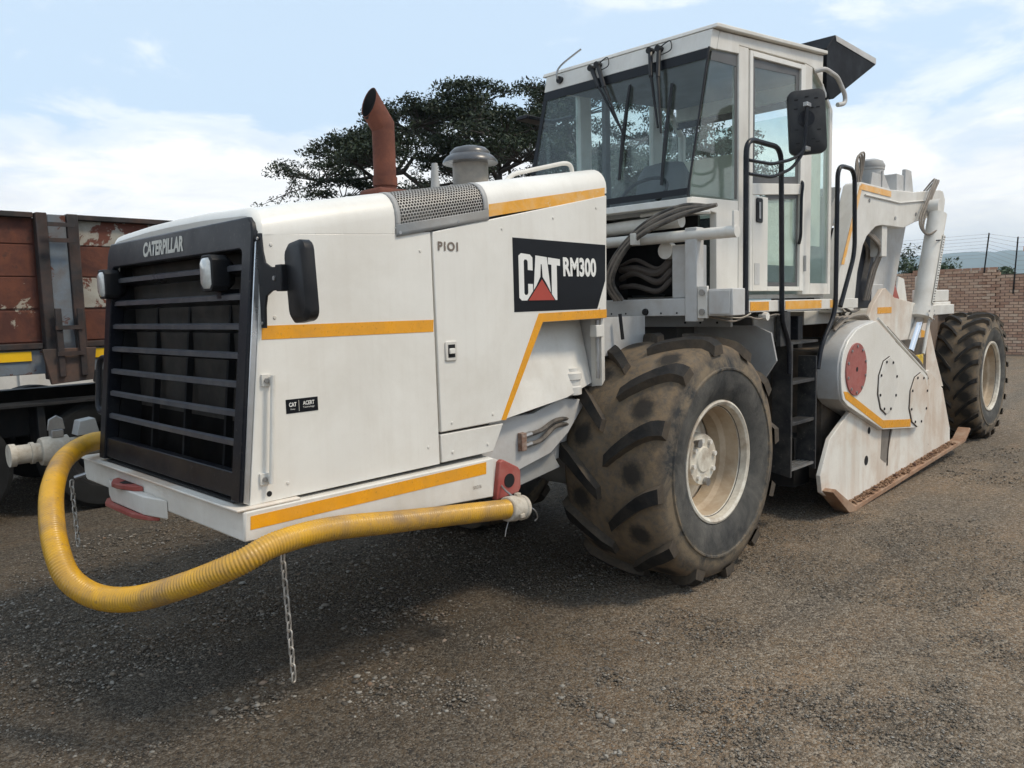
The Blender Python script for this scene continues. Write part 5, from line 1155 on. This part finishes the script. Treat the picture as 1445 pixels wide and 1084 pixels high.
# resample evenly
d = [0.]
for a, b_ in zip(path, path[1:]): d.append(d[-1]+(b_-a).length)
npth = int(d[-1]/.0030); ss = np.linspace(0, d[-1], npth)
arr = np.array([p[:] for p in path]); res = np.stack([np.interp(ss, d, arr[:, i]) for i in range(3)], 1)
rad = [(.0465 + .0006*math.sin(s_*7.)) + .0034*(.5+.5*math.cos(2*math.pi*s_/.0128)) for s_ in ss]
MB().tube([tuple(p) for p in res], rad, 26).build('ribbed_tube', YHOSE, ho, smooth=70)
e0, e1 = Vector(hp[-2]), Vector(hp[-1]); dd = (e1-e0).normalized()
cpl = MB().tube([e1-dd*.025, e1-dd*.02, e1+dd*.03, e1+dd*.035, e1+dd*.075, e1+dd*.08, e1+dd*.10], [.058, .064, .066, .06, .06, .066, .064], 24).build('end_coupling', TAPEW, ho)
for k in range(3):
    a = k*2.1+.6; sd_ = Vector((-dd.y, dd.x, 0)).normalized(); up_ = sd_.cross(dd)
    c = e1+dd*(.0+.03*k)+(sd_*math.cos(a)+up_*math.sin(a))*.066
    MB().box(c.x-.016, c.x+.016, c.y-.012, c.y+.012, c.z-.012, c.z+.012).build('clamp_lug', TAPEW, cpl, bevel=.005)
MB().tube(bez([e1+dd*.08+Vector((0, -.05, .02)), e1+dd*.13+Vector((0, -.06, -.01)), e1+dd*.16+Vector((0, -.05, -.05)), e1+dd*.15+Vector((0, -.04, -.07))], 5), .004, 6).build('tie_wire', STEEL, cpl)
MB().tube(bez([e1-dd*.01+Vector((0, 0, -.06)), e1-dd*.04+Vector((0, -.01, -.10)), e1-dd*.05+Vector((0, -.01, -.14))], 5), .003, 6).build('tie_wire', STEEL, cpl)
MB().tube(bez([e1+dd*.03+Vector((0, 0, .06)), e1+dd*.02+Vector((0, .05, .09)), (2.83, 2.885, .80)], 5), .005, 6).build('tie_wire', STEEL, cpl)

# ------------------------------------------------------------------ chains
lk = MB(); w_, h_ = .0105, .0125
pth = [(0, w_*math.cos(t), (h_ if math.sin(t) > 0 else -h_)+w_*math.sin(t)) for t in np.linspace(0, 2*math.pi, 17)[:-1]]
lk.tube(pth, .0042, 7, closed=True); LINK = lk.mesh('link', 60); LINK.materials.append(ZINC)
def chain(top, n, lean, label):
    c = thing('chain', label, 'chain', (top[0]+lean[0]*n, top[1]+lean[1]*n, top[2]-.0375*n), 'chains hanging from the front frame')
    for k in range(n):
        link('link', LINK, None, c, loc=(top[0]+lean[0]*k, top[1]+lean[1]*k, top[2]-.0375*k-.02), rot=(R(random.uniform(-6, 6)), R(random.uniform(-5, 5)), R(20 if k % 2 else 110)))
chain((1.606, 2.95, .715), 15, (.0012, -.0006), 'long rusty steel chain hanging from the side rail behind the yellow hose')
chain((1.345, 4.77, .82), 10, (.001, .0), 'short steel chain hanging below the bumper end beside the intake valve')

# caked soil along the skid shoe
g_ = np.random.default_rng(77); n_ = 1300; xs_ = 6.45+2.75*g_.random(n_)
pts_ = np.stack([xs_, 2.502-.07*g_.random(n_)**2, .038+.0455*(xs_-6.42)+.012*g_.random(n_)], 1)
mu = link('caked_soil', stones('caked_soil', pts_, .004+.017*g_.random(n_)**3, 78), pm('caked_soil', (.25, .14, .08), .95, var=.3, dirt=((.36, .24, .15), .6, 12.)), sk); mu['kind'] = 'stuff'

# pipework and cables along the rear deck, lift arm and platform edge
rq = random.Random(3)
for k in range(6):
    y = 2.76+.025*k; MB().tube(bez([(6.62, y, 1.64), (6.85+.05*k, y, 1.66+rq.uniform(0, .05)), (7.15, y, 1.60+rq.uniform(-.05, .05)), (7.45, y+.05, 1.62)], 6), .010, 6).build('deck_hose', HOSEG if k % 2 else HOSEB, M)
for k in range(3):
    MB().tube(bez([(7.72+.05*k, 2.93, 2.40), (7.86+.05*k, 2.86, 2.30), (8.02+.03*k, 2.84, 2.18), (7.98+.05*k, 2.90, 1.98), (7.94+.05*k, 2.95, 1.70)], 6), .014, 8).build('arm_hose', HOSEG, M)
MB().tube([(7.50, 2.792, 2.66), (8.4, 2.792, 2.655), (9.2, 2.792, 2.74)], .008, 6).build('arm_pipe', WHITE_D, M)
for x, z in ((8.30, 2.50), (8.9, 2.58), (7.62, 2.62), (7.30, 2.30)): MB().lathe([(0, -.008), (.018, -.008), (.018, 0)], (x, 2.7995, z), 1, 6).build('bolt', STEEL, M)
for k in range(8):
    a = k*math.pi/4; MB().cyl((8.675+.10*math.cos(a), 2.548, 1.535+.10*math.sin(a)*.6), (8.675+.10*math.cos(a), 2.556, 1.535+.10*math.sin(a)*.6), .012, n=6).build('gland_bolt', STEEL, M)
MB().tube(bez([(4.42, 2.60, 1.63), (4.55, 2.50, 1.595), (4.72, 2.49, 1.62), (4.9, 2.50, 1.60), (5.15, 2.50, 1.625), (5.3, 2.51, 1.60)], 6), .006, 6).build('loom_cable', HOSEG, M)
MB().tube(bez([(4.44, 2.58, 1.64), (4.6, 2.48, 1.615), (4.75, 2.48, 1.64)], 6), .005, 6).build('loom_cable', TAPEW, M)
MB().lathe([(.0, -.03), (.028, -.03), (.028, .0), (.018, .0), (.018, .03)], (4.98, 2.505, 1.615), 1, 10).build('cable_gland', WHITE_D, M)
MB().lathe([(.0, -.014), (.022, -.012), (.024, 0)], (4.349, 3.02, 1.665), 0, 12).build('rubber_stop', PLASTIC, M)
for y in (2.78, 2.90, 3.18, 3.30): MB().lathe([(.0, -.003), (.006, -.003), (.006, 0)], (4.3495, y, 1.655), 0, 8).build('bolt', DARK, M)
